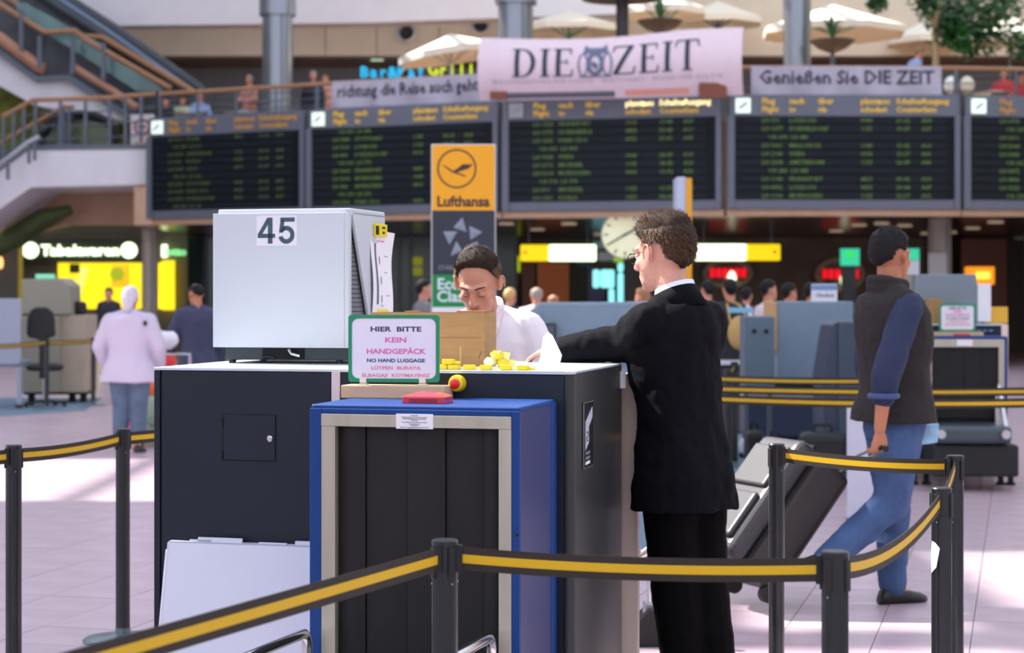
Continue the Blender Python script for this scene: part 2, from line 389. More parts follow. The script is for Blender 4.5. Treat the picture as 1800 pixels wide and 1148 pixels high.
# ---- big newspaper banner, bellied cloth hung over the railing
m_ban = M('banner_cloth', (236, 214, 222), rough=0.7, var=0.02)
m_ink = M('banner_ink', (44, 58, 74), rough=0.7)
def serif(ch):
    """letter made of polygons, cap height 1"""
    def stem(x, w=0.16): return [[(x, 0), (x + w, 0), (x + w, 1), (x, 1)]]
    def foot(x, w=0.34, z=0): return [[(x, z), (x + w, z), (x + w, z + 0.045), (x, z + 0.045)]]
    if ch == 'I': return stem(0.10) + foot(0.0, 0.36) + foot(0.0, 0.36, 0.955), 0.44
    if ch == 'D':
        out = stem(0.10) + foot(0, 0.4) + foot(0, 0.4, 0.955); n = 14
        o = [(0.36 + 0.50 * math.sin(math.pi * i / n), 0.5 + 0.5 * math.cos(math.pi * i / n)) for i in range(n + 1)]
        q = [(0.36 + 0.34 * math.sin(math.pi * i / n), 0.5 + 0.455 * math.cos(math.pi * i / n)) for i in range(n + 1)]
        return out + [[o[i], o[i+1], q[i+1], q[i]] for i in range(n)], 0.98
    if ch == 'E': return stem(0.10) + foot(0, 0.68) + foot(0, 0.64, 0.955) + [[(0.62, 0.0), (0.68, 0), (0.72, 0.24), (0.68, 0.24)], [(0.58, 1), (0.64, 1), (0.66, 0.78), (0.62, 0.78)], [(0.26, 0.49), (0.5, 0.49), (0.5, 0.53), (0.26, 0.53)], [(0.48, 0.41), (0.52, 0.41), (0.52, 0.61), (0.48, 0.61)]], 0.80
    if ch == 'Z': return foot(0.02, 0.76) + foot(0.04, 0.72, 0.955) + [[(0.02, 0.03), (0.2, 0.03), (0.76, 0.97), (0.58, 0.97)], [(0.72, 0), (0.78, 0), (0.84, 0.26), (0.79, 0.26)], [(0.04, 1), (0.1, 1), (0.05, 0.78), (0.0, 0.78)]], 0.92
    if ch == 'T': return stem(0.32) + foot(0.22, 0.36) + foot(0, 0.80, 0.955) + [[(0, 1), (0.06, 1), (0.0, 0.76), (-0.04, 0.76)], [(0.74, 1), (0.80, 1), (0.84, 0.76), (0.80, 0.76)]], 0.88
    return [], 0.5
def banner_big():
    a, b = GP[2], GP[3]; n = Vector(((b - a).y, -(b - a).x, 0)).normalized()
    d0, d1 = 40.6, 39.4
    L = Vector((X(855, d0), d0, 0)); R = Vector((X(1311, d1), d1, 0)); t = (R - L); W = t.length; t.normalize(); nn = Vector((t.y, -t.x, 0))
    zb0, zt0, zb1, zt1 = Z(182, d0), Z(72, d0), Z(172, d1), Z(54, d1)
    r = T('newspaper_banner', 'large pink-white cloth newspaper banner above the middle flight board', 'banner', (L + R) / 2 + Vector((0, 0, zb0)))
    def S(u, v, o=0.0):
        """u along, v up; the cloth bellies towards the hall"""
        sag = -0.10 * math.sin(math.pi * min(1, u * 1.25)) * v
        z = lerp(lerp(zb0, zb1, u), lerp(zt0, zt1, u), v) + sag
        bel = 0.34 * math.sin(math.pi * min(1, max(0, v * 0.9 + 0.05))) + 0.03 * math.sin(u * 9)
        return L + t * (u * W) + nn * (bel + o + 0.45) + Vector((0, 0, z))
    NU, NV = 40, 16; mb = MB()
    for o in (0.0, -0.02):
        k = len(mb.v); mb.v += [S(i / NU, j / NV, o) for j in range(NV + 1) for i in range(NU + 1)]
        for j in range(NV):
            for i in range(NU):
                q = (k + j*(NU+1)+i, k + j*(NU+1)+i+1, k + (j+1)*(NU+1)+i+1, k + (j+1)*(NU+1)+i); mb.f.append(q if o == 0 else q[::-1])
    mb.build('cloth', m_ban, r, smooth='full', world=True)
    def glyphs(polys, x0, z0, s, sx):
        g = MB()
        for p in polys:
            if len(p) == 3: p = p + [p[2]]
            nz_, nx_ = 8, 4; k = len(g.v)
            for j in range(nz_ + 1):
                for i in range(nx_ + 1):
                    a0 = [lerp(p[0][c], p[1][c], i / nx_) for c in (0, 1)]; a1 = [lerp(p[3][c], p[2][c], i / nx_) for c in (0, 1)]
                    g.v.append(S(x0 + lerp(a0[0], a1[0], j / nz_) * sx, z0 + lerp(a0[1], a1[1], j / nz_) * s, .02))
            for j in range(nz_):
                for i in range(nx_): q = k + j * (nx_ + 1) + i; g.f.append((q, q + 1, q + nx_ + 2, q + nx_ + 1))
        return g
    x = 0.135; sx = 0.105; s = 0.47; z0 = 0.36
    for wd, gap in (('DIE', 0.135), ('ZEIT', 0)):
        for ch in wd:
            polys, adv = serif(ch)
            glyphs(polys, x, z0 + 0.03 * (x - 0.5), s, sx).build('letter', m_ink, r, world=True); x += adv * sx * 0.98 + 0.006
        x += gap
    # crest: shield with two supporters and a crown
    cx, cz = 0.452, 0.60; em = MB(); A = 1.0 / (W / (zt0 - zb0))
    def ringp(cx, cz, rx, rz, w, a0=0, a1=6.283, n=18):
        out = []
        for i in range(n):
            p, q = a0 + (a1-a0)*i/n, a0 + (a1-a0)*(i+1)/n
            out.append([(cx+rx*math.cos(p), cz+rz*math.sin(p)), (cx+rx*math.cos(q), cz+rz*math.sin(q)), (cx+(rx-w*A)*math.cos(q), cz+(rz-w)*math.sin(q)), (cx+(rx-w*A)*math.cos(p), cz+(rz-w)*math.sin(p))])
        return out
    pl = ringp(cx, cz - 0.05, 0.034, 0.20, 0.07) + ringp(cx - 0.046, cz - 0.06, 0.02, 0.2, 0.03) + ringp(cx + 0.046, cz - 0.06, 0.02, 0.2, 0.03)
    pl += [[(cx-0.05, cz+0.12), (cx+0.05, cz+0.12), (cx+0.042, cz+0.22), (cx-0.042, cz+0.22)], [(cx-0.045, cz+0.2), (cx-0.02, cz+0.2), (cx-0.04, cz+0.28)], [(cx+0.045, cz+0.2), (cx+0.02, cz+0.2), (cx+0.04, cz+0.28)], [(cx-0.012, cz), (cx+0.012, cz-0.06), (cx+0.006, cz-0.16), (cx-0.016, cz-0.08)], [(cx-0.062, cz-0.27), (cx+0.062, cz-0.27), (cx+0.062, cz-0.245), (cx-0.062, cz-0.245)]]
    g = MB()
    for p in pl: pts = [S(q[0], q[1], 0.012) for q in p]; g.add(pts, [tuple(range(len(pts)))])
    g.build('crest', M('crest_ink', (110, 116, 144), rough=.7), r, world=True)
    # line of small print
    vs, fs = text_mesh('WOCHENZEITUNG FÜR POLITIK · WIRTSCHAFT · WISSEN UND KULTUR', 'LEFT', 0.0, 0.0, 1, 1.25)
    mx = max(v[0] for v in vs); g = MB().add([S(0.055 + v[0] / mx * 0.875, 0.275 + v[1] * 0.09, 0.012) for v in vs], fs)
    g.build('small_print', M('print_grey', (176, 158, 176), rough=.7), r, world=True, kind='stuff')
    for u0, u1, z, mm in ((0.055, 0.52, 0.07, m_hdr), (0.56, 0.80, 0.08, M('print_coral', (240, 168, 150), rough=.7))):
        g = MB(); K = 10
        for i in range(K): g.add([S(lerp(u0,u1,i/K), z-0.05, 0.013), S(lerp(u0,u1,(i+1)/K), z-0.05, 0.013), S(lerp(u0,u1,(i+1)/K), z+0.04, 0.013), S(lerp(u0,u1,i/K), z+0.04, 0.013)], [(0,1,2,3)])
        g.build('printed_strip', mm, r, world=True)
    for u in (0.075, 0.89): MB().cbox(S(u, 0.07, 0.05), (0.35 if u < 0.5 else 0.55, 0.12, 0.16 if u < .5 else 0.3)).build('bracket', M('rust_brown', (132, 78, 60), rough=.7), r, world=True)
banner_big()
# ---- thinner cloth banners on the railing left and right
def banner_rail(k, px0, px1, y0, y1, txt, label, size, px_c, py_c):
    a, b = GP[k], GP[k+1]; t = (b - a).normalized(); n = Vector((t.y, -t.x, 0)); p0 = a - n * 0.05 + n * 0.12
    A = hit(px0, 150, p0, n); B = hit(px1, 150, p0, n); W = (B - A).length; A.z = B.z = 0
    z0, z1 = 5.67, 6.27
    r = T('railing_banner', label, 'banner', (A + B) / 2 + Vector((0, 0, z0)), 0, 'cloth banners on the railing')
    NU, NV = 44, 6; mb = MB()
    S = lambda u, v, o=0.0: A + t * (u * W) + n * (o + 0.05 * math.sin(u * 21 + v * 2) * (1 - v) + 0.02 * math.sin(u * 47)) + Vector((0, 0, lerp(z0, z1, v)))
    for o in (0.0, -0.012):
        kk = len(mb.v); mb.v += [S(i / NU, j / NV, o) for j in range(NV + 1) for i in range(NU + 1)]
        for j in range(NV):
            for i in range(NU):
                q = (kk + j*(NU+1)+i, kk + j*(NU+1)+i+1, kk + (j+1)*(NU+1)+i+1, kk + (j+1)*(NU+1)+i); mb.f.append(q if o == 0 else q[::-1])
    mb.build('cloth', M('grey_cloth', (186, 180, 194), rough=.75, var=0.08, vscale=1.5), r, smooth='full', world=True)
    vs, fs = text_mesh(txt, 'LEFT', 0.02, 0.0, 1, 1.0); mx = max(v[0] for v in vs)
    g = MB().add([S(0.04 + v[0] / mx * 0.92, 0.60 + v[1] * size, 0.015) for v in vs], fs); g.build('lettering', M('print_dark', (58, 62, 74), rough=.7), r, world=True, kind='stuff')
banner_rail(1, 584, 852, 0, 0, 'richtung die Reise auch geht', 'grey cloth railing banner left of the big newspaper banner', 0.62, 0, 0)
banner_rail(3, 1320, 1655, 0, 0, 'Genießen Sie DIE ZEIT', 'grey cloth railing banner right of the big newspaper banner', 0.66, 0, 0)

# ---- parasols of the gallery cafe
m_canvas = M('parasol_canvas', (236, 230, 214), rough=0.8)
m_teal = M('teal_paint', (90, 160, 150), rough=0.5)
def parasol(px, d, ytop, yedge, half, label, pole=m_teal, tilt=0.0):
    c = Vector((X(px, d), d, GFL)); zt = Z(ytop, d) - GFL; ze = Z(yedge, d) - GFL; R = half * d / F
    r = T('parasol', label, 'parasol', c, 0.3, 'cream parasols of the gallery cafe')
    n = 8; mb = MB(); ring = [Vector((R*math.cos(2*math.pi*i/n), R*math.sin(2*math.pi*i/n), ze + tilt * math.cos(2*math.pi*i/n + 0.3))) for i in range(n)]
    for o in (0, -0.03):
        k = len(mb.v); mb.v.append(Vector((0, 0, zt + o))); mb.v += [q + Vector((0, 0, o)) for q in ring]
        mid = [q * 0.5 + Vector((0, 0, (zt + o) * 0.5 + (0 if i is None else -0.03))) for i, q in enumerate(ring)]
        mb.f += [(k, k + 1 + i, k + 1 + (i+1) % n) if o == 0 else (k, k + 1 + (i+1) % n, k + 1 + i) for i in range(n)]
    k = len(mb.v); mb.v += ring + [q + Vector((0, 0, -0.16)) for q in ring]
    mb.f += [(k + i, k + (i+1) % n, k + n + (i+1) % n, k + n + i) for i in range(n)]
    mb.build('canopy', m_canvas, r)
    MB().lathe([(0.035, 0.05), (0.035, zt - 0.02)], 10).build('pole', pole, r, smooth=True)
    MB().lathe([(0.28, 0), (0.28, 0.06), (0.05, 0.10)], 16).build('foot', m_slate, r, smooth=True)
    for i in range(n): MB().tube([Vector((0, 0, zt - 0.75)), ring[i] * 0.55 + Vector((0, 0, (zt * 0.45) - 0.03 - 0.0))], 0.016, 5).build('strut', pole, r)
parasol(792, 47.5, 60, 92, 94, 'parasol left of the big newspaper banner, lit bright by the sun', m_alu, 0.20)
parasol(1000, 51.0, 18, 48, 92, 'parasol seen above the left half of the big banner')
parasol(1165, 48.4, -12, 18, 80, 'parasol with teal struts above the right half of the big banner')
parasol(1262, 51.8, 2, 34, 80, 'small shaded parasol above the right end of the big banner', m_slate)
parasol(1465, 48.0, 8, 52, 130, 'widest parasol, just right of the slim column')
parasol(1640, 52.0, 30, 70, 85, 'parasol behind the green tree')
parasol(1775, 48.0, 28, 66, 75, 'parasol at the right picture edge', m_slate)
# palms in bowls, lamps, signs upstairs
def palm(px, d, ybase, ytop, label, n=22, seed=1):
    rnd = random.Random(seed); c = Vector((X(px, d), d, Z(ybase, d))); hgt = (ybase - ytop) * d / F
    r = T('potted_palm', label, 'plant', c, 0, 'potted palms')
    MB().lathe([(0.12, 0), (0.34, 0.10), (0.52, 0.26), (0.50, 0.28), (0.0, 0.24)], 20).build('bowl', M('bronze_bowl', (72, 60, 50), rough=.5), r, smooth=True)
    for i in range(n):
        a = rnd.uniform(0, 6.28); ln = hgt * rnd.uniform(0.6, 1.0); sp = rnd.uniform(0.15, 0.6)
        p0 = Vector((0, 0, 0.25)); p1 = Vector((math.cos(a) * sp * ln * .5, math.sin(a) * sp * ln * .5, 0.25 + ln * 0.6)); p2 = Vector((math.cos(a) * sp * ln, math.sin(a) * sp * ln, 0.25 + ln * (1 - sp * .5)))
        s = Vector((-math.sin(a), math.cos(a), 0)) * 0.035
        MB().add([p0 - s * .4, p0 + s * .4, p1 + s, p1 - s, p2], [(0,1,2,3), (3,2,4)]).build('leaf', M('palm_leaf', (70, 118, 76), rough=.5, var=.3, vscale=2), r)
    if ybase: MB().lathe([(0.05, GFL - Z(ybase, d)), (0.05, 0.02)], 8).build('stand', m_slate, r)
palm(1463, 44.0, 92, 30, 'palm in a dark bowl beside the slim silver column', seed=3)
palm(1160, 43.6, 58, 5, 'palm in a dark bowl above the right half of the big banner', seed=5)
def lamp_mast(px, d, label):
    r = T('lamp_mast', label, 'lamp post', (X(px, d), d, GFL)); zt = Z(-5, d) - GFL
    MB().lathe([(0.2, 0), (0.2, .1), (0.15, .2), (0.15, zt)], 14).build('mast', M('mast_dark', (56, 56, 60), rough=.5), r, smooth=True)
    MB().lathe([(.95, zt - .05), (1.0, zt + .15), (0.3, zt + .3)], 24).build('lamp_ring', M('mast_dark', (56, 56, 60)), r, smooth=True)
    MB().cbox((0, -.16, 1.2), (.2, .05, .5)).build('notice', m_white, r)
lamp_mast(1094, 45.0, 'dark lamp mast rising behind the middle of the big banner')
def roundel(px, py, d, label):
    r = T('wall_speaker', label, 'loudspeaker', (X(px, d), d - .1, Z(py, d)), 0, 'round wall loudspeakers')
    mx = Matrix.Rotation(math.pi / 2, 4, 'X')
    MB().lathe([(0.26, 0.0), (0.26, 0.12), (0.2, 0.14), (0.2, 0.02)], 24, mx).build('ring', m_alu, r, smooth=True)
    MB().lathe([(0.2, 0.01), (0.15, 0.06), (0.05, 0.03), (0.0, 0.05)], 24, mx).build('cone', M('speaker_dark', (40, 42, 48)), r, smooth=True)
roundel(715, 59, 52.9, 'round loudspeaker on the cream band left of the sunlit parasol')
roundel(845, 46, 52.9, 'round loudspeaker peeking over the sunlit parasol')
r = T('exit_sign', 'small pale green lit exit sign hanging on the gallery', 'sign', P(663, 107, 53.4))
MB().box((-.17, -.05, 0), (.17, .05, .36)).build('housing', M('exit_lit', (205, 236, 205), emit=.6), r); MB().box((-.01, -.01, .36), (.01, .01, 1.0)).build('hanger', m_slate, r)
MB().cbox((0, -.055, .18), (.2, .006, .1)).build('arrow', M('exit_green', (70, 150, 100)), r)
def neon(txt, px, py, d, size, col, label):
    c = P(px, py, d); r = T('neon_sign', label, 'neon sign', c)
    for i, ch in enumerate(txt):
        MB().text(ch, size, frame((c.x + (i - len(txt)/2 + .5) * size * .62, c.y - .06, c.z)), 'CENTER', .02, .03, 2).build('letter', col, r, world=True)
    for i in (-1, 1): MB().box((c.x + i * size * len(txt) * .28 - .01, c.y - .03, c.z), (c.x + i * size * len(txt) * .28 + .01, c.y - .01, Z(98, 53) - .04)).build('hanger', m_slate, r, world=True)
    MB().box((c.x - size*len(txt)*.33, c.y - .04, c.z - .03), (c.x + size*len(txt)*.33, c.y - .01, c.z + .03)).build('bar', m_slate, r, world=True)
neon('Bar&Kaf', 690, 128, 53.6, .42, M('neon_blue', (30, 180, 235), emit=1.0), 'blue neon lettering behind the left railing banner')
neon('Grill', 795, 124, 53.6, .42, M('neon_yellow', (215, 235, 30), emit=1.0), 'yellow-green neon lettering left of the big banner')
# ---- tree on the gallery, right
def tree():
    rnd = random.Random(11); d = 43.0; c = Vector((X(1643, d), d, GFL)); r = T('ficus_tree', 'green leafy tree behind the railing near the right edge', 'tree', c)
    MB().lathe([(.3, 0), (.4, .5), (.38, .52), (0, .48)], 18).build('planter', m_slate, r, smooth=True)
    MB().tube([(0, 0, .4), (.04, 0, 1.3), (.0, 0, 2.4), (.25, 0, 3.4)], [.085, .08, .07, .04], 8).build('trunk', M('bark_pale', (186, 160, 120), rough=.8), r, smooth=True)
    clumps = [((1700, 45), .8), ((1660, 15), .7), ((1735, 60), .6), ((1690, 80), .5), ((1760, 20), .8), ((1620, 5), .5), ((1790, 85), .45), ((1670, 55), .5), ((1710, -20), 1.1), ((1545, 2), .3)]
    for i, ((px, py), R) in enumerate(clumps):
        cc = P(px, py, d) - c; cc.y += rnd.uniform(-.5, .5)
        if i < 9: MB().tube([(0.02, 0, 2.2), cc * .6 + Vector((0, 0, .8)), cc], [.03, .02, .01], 5).build('branch', M('bark_pale', (186, 160, 120)), r)
        mb = MB()
        for q in range(int(460 * R)):
            v = Vector((rnd.gauss(0, 1), rnd.gauss(0, 1), rnd.gauss(0, 1))).normalized() * (R * .8 * rnd.random() ** .5)
            p = cc + v; a = Vector((rnd.gauss(0, 1), rnd.gauss(0, 1), rnd.gauss(0, .5))).normalized(); b = a.orthogonal().normalized(); l = rnd.uniform(.07, .13)
            mb.add([p - a * l, p + b * l * .45, p + a * l, p - b * l * .45], [(0, 1, 2, 3)])
        mb.build('foliage', M('ficus_green', (40, 92, 36), rough=.4, var=.4, vscale=1.5), r, kind='stuff')
tree()

# ---- stairs and escalator on the left
def slabpoly(name, pts, d, depth, mat, label=None, cat=None, parent=None, world=True):
    mb = MB().prism([(X(a, d), Z(b, d)) for a, b in pts], -depth, 0.0, frame((0, d, 0)))
    return mb
r = T('staircase', 'white landing and stair flight with slate railing at far left', 'staircase', (X(120, 45.5), 45.5, 0))
slabpoly('', [(-40, 395), (55, 329), (276, 324), (276, 262), (50, 264), (-40, 330)], 45.4, 3.0, None).build('white_stringer', m_white, r, world=True)
slabpoly('', [(-40, 330), (50, 264), (276, 262), (276, 254), (47, 255), (-40, 318)], 45.38, 3.04, None).build('slate_edge', m_slate, r, world=True)
for i in range(6):
    x0 = -36 + i * 15; slabpoly('', [(x0, 316 - i * 11), (x0 + 15, 316 - i * 11), (x0 + 15, 328 - i * 11), (x0, 330 - i * 11)], 45.6, 2.4, None).build('step', m_tan, r, world=True)
m_prail = dict(wires=3)
def inclined_rail(pts, d, zoff, label, posts, handr=.055, mat=m_wood, wires=True):
    A = [P(a, b, d) for a, b in pts]; rr = T('stair_railing', label, 'railing', (A[0].x, d, min(q.z for q in A) - zoff))
    MB().tube(A, handr, 8).build('handrail', mat, rr, smooth=True, world=True)
    for i in range(len(A) - 1):
        for k in range(posts):
            q = A[i].lerp(A[i+1], (k + .1) / posts); MB().cbox((q.x, q.y, q.z - zoff / 2), (.07, .07, zoff)).build('post', m_slate, rr, world=True)
        if wires:
            for k in range(3): MB().tube([A[i] - Vector((0, 0, zoff * (k + 1) / 3.6)), A[i+1] - Vector((0, 0, zoff * (k + 1) / 3.6))], .02, 5).build('rail_wire', m_slate, rr, world=True)
inclined_rail([(5, 205), (58, 176), (190, 172), (273, 165)], 45.6, 1.12, 'wooden-topped railing of the white landing at far left', 3)
inclined_rail([(-40, 285), (0, 252), (112, 188), (130, 188)], 46.6, .95, 'lower diagonal wooden handrail crossing the landing', 2)
inclined_rail([(-30, 312), (50, 250), (70, 240)], 44.9, .5, 'chrome lower handrail at the left picture edge', 2, .05, m_alu, False)
# curved balustrade end of the lower escalator
r = T('escalator_end', 'black rounded escalator handrail end on the landing', 'escalator', P(160, 252, 47))
pts = [P(70 + 130 * k / 12, 252 - 0, 47) for k in range(1)] + [P(140 + 62 * math.cos(a), 235 - 34 * math.sin(a), 47) for a in [math.pi * .95 - k * math.pi * .95 / 12 for k in range(13)]] + [P(200, 252, 47)]
MB().tube([P(60, 262, 47)] + pts, .11, 8).build('rubber_handrail', m_black, r, smooth=True, world=True)
MB().prism([(X(80, 47.05), Z(255, 47.05))] + [(X(140 + 58 * math.cos(a), 47), Z(237 - 30 * math.sin(a), 47)) for a in [math.pi - k * math.pi / 10 for k in range(11)]] + [(X(198, 47.05), Z(255, 47.05))], -.04, 0, frame((0, 47.05, 0))).build('glass_side', M('olive_glass', (92, 104, 70), rough=.2), r, world=True)
# upper escalator bank
r = T('escalator', 'slate escalator descending from upper left with orange handrails', 'escalator', (X(170, 48.5), 48.5, GFL))
slabpoly('', [(-40, 62), (0, 86), (65, 134), (122, 131), (236, 206), (345, 206), (262, 120), (110, 18), (80, -10), (-40, -40)], 49.4, .25, None).build('stair_core', M('slate_mottled', (84, 88, 94), rough=.6, var=.35, vscale=1.6), r, world=True)  # stair core in a darker, uneven slate
slabpoly('', [(-40, 62), (0, 86), (65, 134), (122, 131), (236, 206), (222, 206), (117, 141), (62, 143), (-2, 97), (-40, 74)], 48.2, 1.4, None).build('lower_edge', m_slate, r, world=True)
for q, (pts, mm, dd, rr_) in enumerate([([(-40, -20), (0, 8), (78, 57), (132, 54), (150, 70), (300, 156)], m_wood, 48.2, .07), ([(10, -5), (120, 62), (180, 66), (345, 165)], m_wood, 49.0, .08), ([(-40, 50), (0, 68), (70, 120), (78, 122)], M('orange_tread', (178, 128, 104), rough=.5), 48.3, .16), ([(128, 118), (205, 165), (240, 190)], M('orange_tread', (200, 128, 92)), 48.3, .10), ([(60, -15), (175, 58), (330, 168)], M('steel_dark', (64, 70, 78), rough=.4), 49.2, .14), ([(80, -18), (190, 55), (345, 165)], M('steel_blue', (120, 136, 160), rough=.3), 49.3, .10), ([(92, -18), (200, 50), (356, 160)], M('steel_dark', (64, 70, 78)), 49.35, .14)]):
    MB().tube([P(a, b, dd) for a, b in pts], rr_, 8).build('handrail' if q < 2 else 'tread_edge', mm, r, smooth=True, world=True)
for px, y0, y1 in ((38, 20, 88), (70, 62, 118), (128, 66, 130), (182, 75, 140)): MB().box((X(px, 48.15) - .05, 48.1, Z(y1, 48.1)), (X(px, 48.15) + .05, 48.2, Z(y0, 48.1))).build('post', m_slate, r, world=True)
slabpoly('', [(25, 5), (45, 5), (150, 62), (175, 75), (290, 160), (240, 160), (125, 85), (40, 35)], 48.7, .03, None).build('glass_panel', M('teal_glass', (96, 130, 128), rough=.15, var=.25, vscale=1.2), r, world=True)
slabpoly('', [(-40, 75), (-2, 97), (62, 143), (117, 141), (222, 206), (222, 212), (60, 185), (-2, 150), (-40, 128)], 48.4, .9, None).build('soffit', m_white, r, world=True)
slabpoly('', [(62, 184), (108, 188), (150, 188), (190, 180), (232, 205), (190, 212), (110, 200)], 48.6, .7, None).build('edge_band', m_white, r, world=True)
# olive planting wall seen below the upper escalator
struct('wall_planted', MB().prism([(X(-60, 50), Z(262, 50)), (X(300, 50), Z(262, 50)), (X(300, 50), Z(130, 50)), (X(-60, 50), Z(130, 50))], -.2, 0, frame((0, 50, 0))), M('planted_olive', (112, 118, 44), rough=.8, var=.5, vscale=2.5))
r = T('round_notice', 'white panel with a red ringed prohibition disc on the landing', 'sign', P(250, 254, 46.2))
MB().box((-.28, 0, 0), (.28, .04, .72)).build('panel', m_white, r)
MB().lathe([(.20, 0), (.20, .02)], 24, Matrix.Translation((0, 0, .42)) @ Matrix.Rotation(math.pi/2, 4, 'X')).build('red_disc', M('notice_red', (190, 60, 70)), r)
MB().lathe([(.14, .02), (.14, .03)], 24, Matrix.Translation((0, 0, .42)) @ Matrix.Rotation(math.pi/2, 4, 'X')).build('white_disc', m_white, r)
MB().box((-.1, -.04, .39), (.1, -.03, .45)).build('bar', M('notice_dark', (50, 54, 80)), r)

# ================================================================== UNDER THE GALLERY: SHOPS
def panel(px0, py0, px1, py1, d, th, mat, name, label=None, cat=None, parent=None, group=None, bevel=0):
    mb = MB().box((X(px0, d), d, 0.0 if py1 >= 600 else Z(py1, d)), (X(px1, d), d + th, Z(py0, d)))
    if label: return solo(name, mb, mat, label, cat, group, bevel=bevel)
    return mb.build(name, mat, parent, world=True, bevel=bevel)
# beige soffit and wall to the left below the landing
slabpoly('', [(-60, 440), (-60, 385), (55, 327), (245, 322), (245, 395), (120, 395)], 48.6, .3, None).build('wall_soffit', m_tan).__setitem__('kind', 'structure')
struct('wall_shopfront', MB().box((X(-60, 52.5), 52.5, 0), (X(330, 52.5), 52.8, Z(385, 52.5))), m_olive)
struct('wall_glazed', MB().box((X(280, 54), 54.0, 0), (X(910, 54), 54.3, GZ0)), m_darkglass)
for i, px in enumerate((300, 360, 420, 480, 540, 600, 655, 700, 720, 760, 905)):
    panel(px, 385, px + 4, 615, 53.9, .1, m_slate, 'trim_%d' % (10 + i)).__setitem__('kind', 'structure')
m_lit = M('sign_white_lit', (236, 255, 214), emit=2.2)
m_litg = M('sign_green_lit', (150, 255, 170), emit=1.0)
r = T('tobacco_sign', 'lit white letters of the tobacco shop on a dark band', 'shop sign', P(140, 470, 52.3))
panel(30, 422, 250, 460, 52.3, .2, M('sign_band', (40, 40, 30), rough=.4), 'band', parent=r)
c = P(140, 441, 52.15); x = c.x - 1.02
for ch, wd in zip('Tabakwaren', (.21, .19, .20, .19, .20, .26, .19, .15, .19, .20)):
    MB().text(ch, .40, frame((x + wd / 2, c.y, c.z)), 'CENTER', .035, .03, 2).build('letter', m_lit, r, world=True); x += wd + .012
for px in (54, 227): MB().lathe([(.215, 0), (.215, .06)], 28, Matrix.Translation(P(px, 440, 52.25)) @ Matrix.Rotation(math.pi/2, 4, 'X')).build('lit_disc', m_lit, r, world=True)
r = T('green_shop_sign', 'small green lit shop lettering between column and white box', 'shop sign', P(308, 452, 52.4))
MB().text('lotto', .30, frame(P(308, 443, 52.2)), 'CENTER', .02, .03, 2).build('lettering', m_litg, r, world=True); panel(284, 430, 292, 452, 52.3, .2, m_lit, 'lit_bar', parent=r)
m_yl = M('shop_yellow_lit', (255, 226, 20), emit=1.15, var=.25, vscale=1.1)
r = T('yellow_shop_display', 'glowing yellow poster wall behind the woman in white', 'poster', P(205, 545, 52.2))
panel(102, 462, 306, 543, 52.38, .11, m_yl, 'lit_panel', parent=r)
panel(195, 465, 228, 505, 52.34, .04, M('poster_orange', (244, 196, 30), emit=.8), 'packet', parent=r)
MB().lathe([(.22, 0), (.22, .03)], 6, Matrix.Translation(P(206, 482, 52.32)) @ Matrix.Rotation(math.pi/2, 4, 'X')).build('hexagon_mark', M('poster_green', (190, 200, 40), emit=.6), r, world=True)
panel(122, 464, 140, 480, 52.34, .03, M('poster_dark', (60, 60, 20)), 'dark_print', parent=r)
MB().bar(P(150, 470, 52.36), P(128, 540, 52.36), .02, .2).build('swoosh', M('poster_pale', (250, 240, 120), emit=.9), r, world=True)
panel(285, 458, 307, 545, 52.25, .05, M('shop_yellow_lit', ()) , 'side_panel', parent=r)
panel(-30, 400, 36, 560, 50.5, .3, M('grey_column', (98, 96, 88), rough=.7), 'wide_pillar', 'grey wide pillar at the left edge beside the tobacco sign', 'pillar')
panel(32, 430, 38, 560, 50.4, .1, M('yellow_edge', (170, 150, 40), rough=.5, emit=.25), 'yellow_post', 'thin yellow glowing strip on the left pillar edge', 'light strip')
solo('wall_lamp', MB().ell(P(1, 462, 50.2), (.07, .07, .16)), M('lamp_warm', (255, 180, 110), emit=2.0), 'small warm wall lamp at the left picture edge', 'lamp', smooth=True)
# arc of dark green tube under the stair
solo('curved_duct', MB().tube([P(-20, 440, 47.6), P(30, 415, 47.6), P(75, 385, 47.6), P(125, 368, 47.6)], [.25, .3, .28, .12], 10), M('duct_green', (70, 84, 36), rough=.5, var=.4, vscale=2), 'dark green curved duct under the stair at far left', 'duct', smooth=True)
# hanging lit signs
m_sy = M('sign_yellow_lit', (255, 214, 0), emit=.9)
def hang(px0, px1, y0, y1, split, d, label, yl):
    r = T('hanging_sign', label, 'sign', P((px0+px1)/2, y1, d))
    lo, hi = (px0, split), (split, px1)
    a, b = (lo, hi) if yl else (hi, lo)
    panel(a[0], y0, a[1], y1, d, .2, m_sy, 'yellow_part', parent=r, bevel=.03); panel(b[0], y0, b[1], y1, d, .2, m_lit, 'white_part', parent=r, bevel=.03)
    cx = a[0] + 8 if yl else a[1] - 10
    MB().text('<' if yl else '>', .16, frame(P(cx, (y0+y1)/2, d - .01)), 'CENTER', .03, .004, 1).build('arrow_mark', m_ink, r, world=True)
    for px in (px0 + 15, px1 - 15): MB().box((X(px, d) - .012, d + .08, Z(y0, d)), (X(px, d) + .012, d + .1, 3.2)).build('hanger', m_slate, r, world=True)
hang(915, 1048, 430, 459, 965, 43.0, 'yellow and white lit hanging sign left of the clock', True)
hang(1222, 1372, 429, 458, 1312, 43.0, 'white and yellow lit hanging sign right of the dark-haired man in the suit', False)
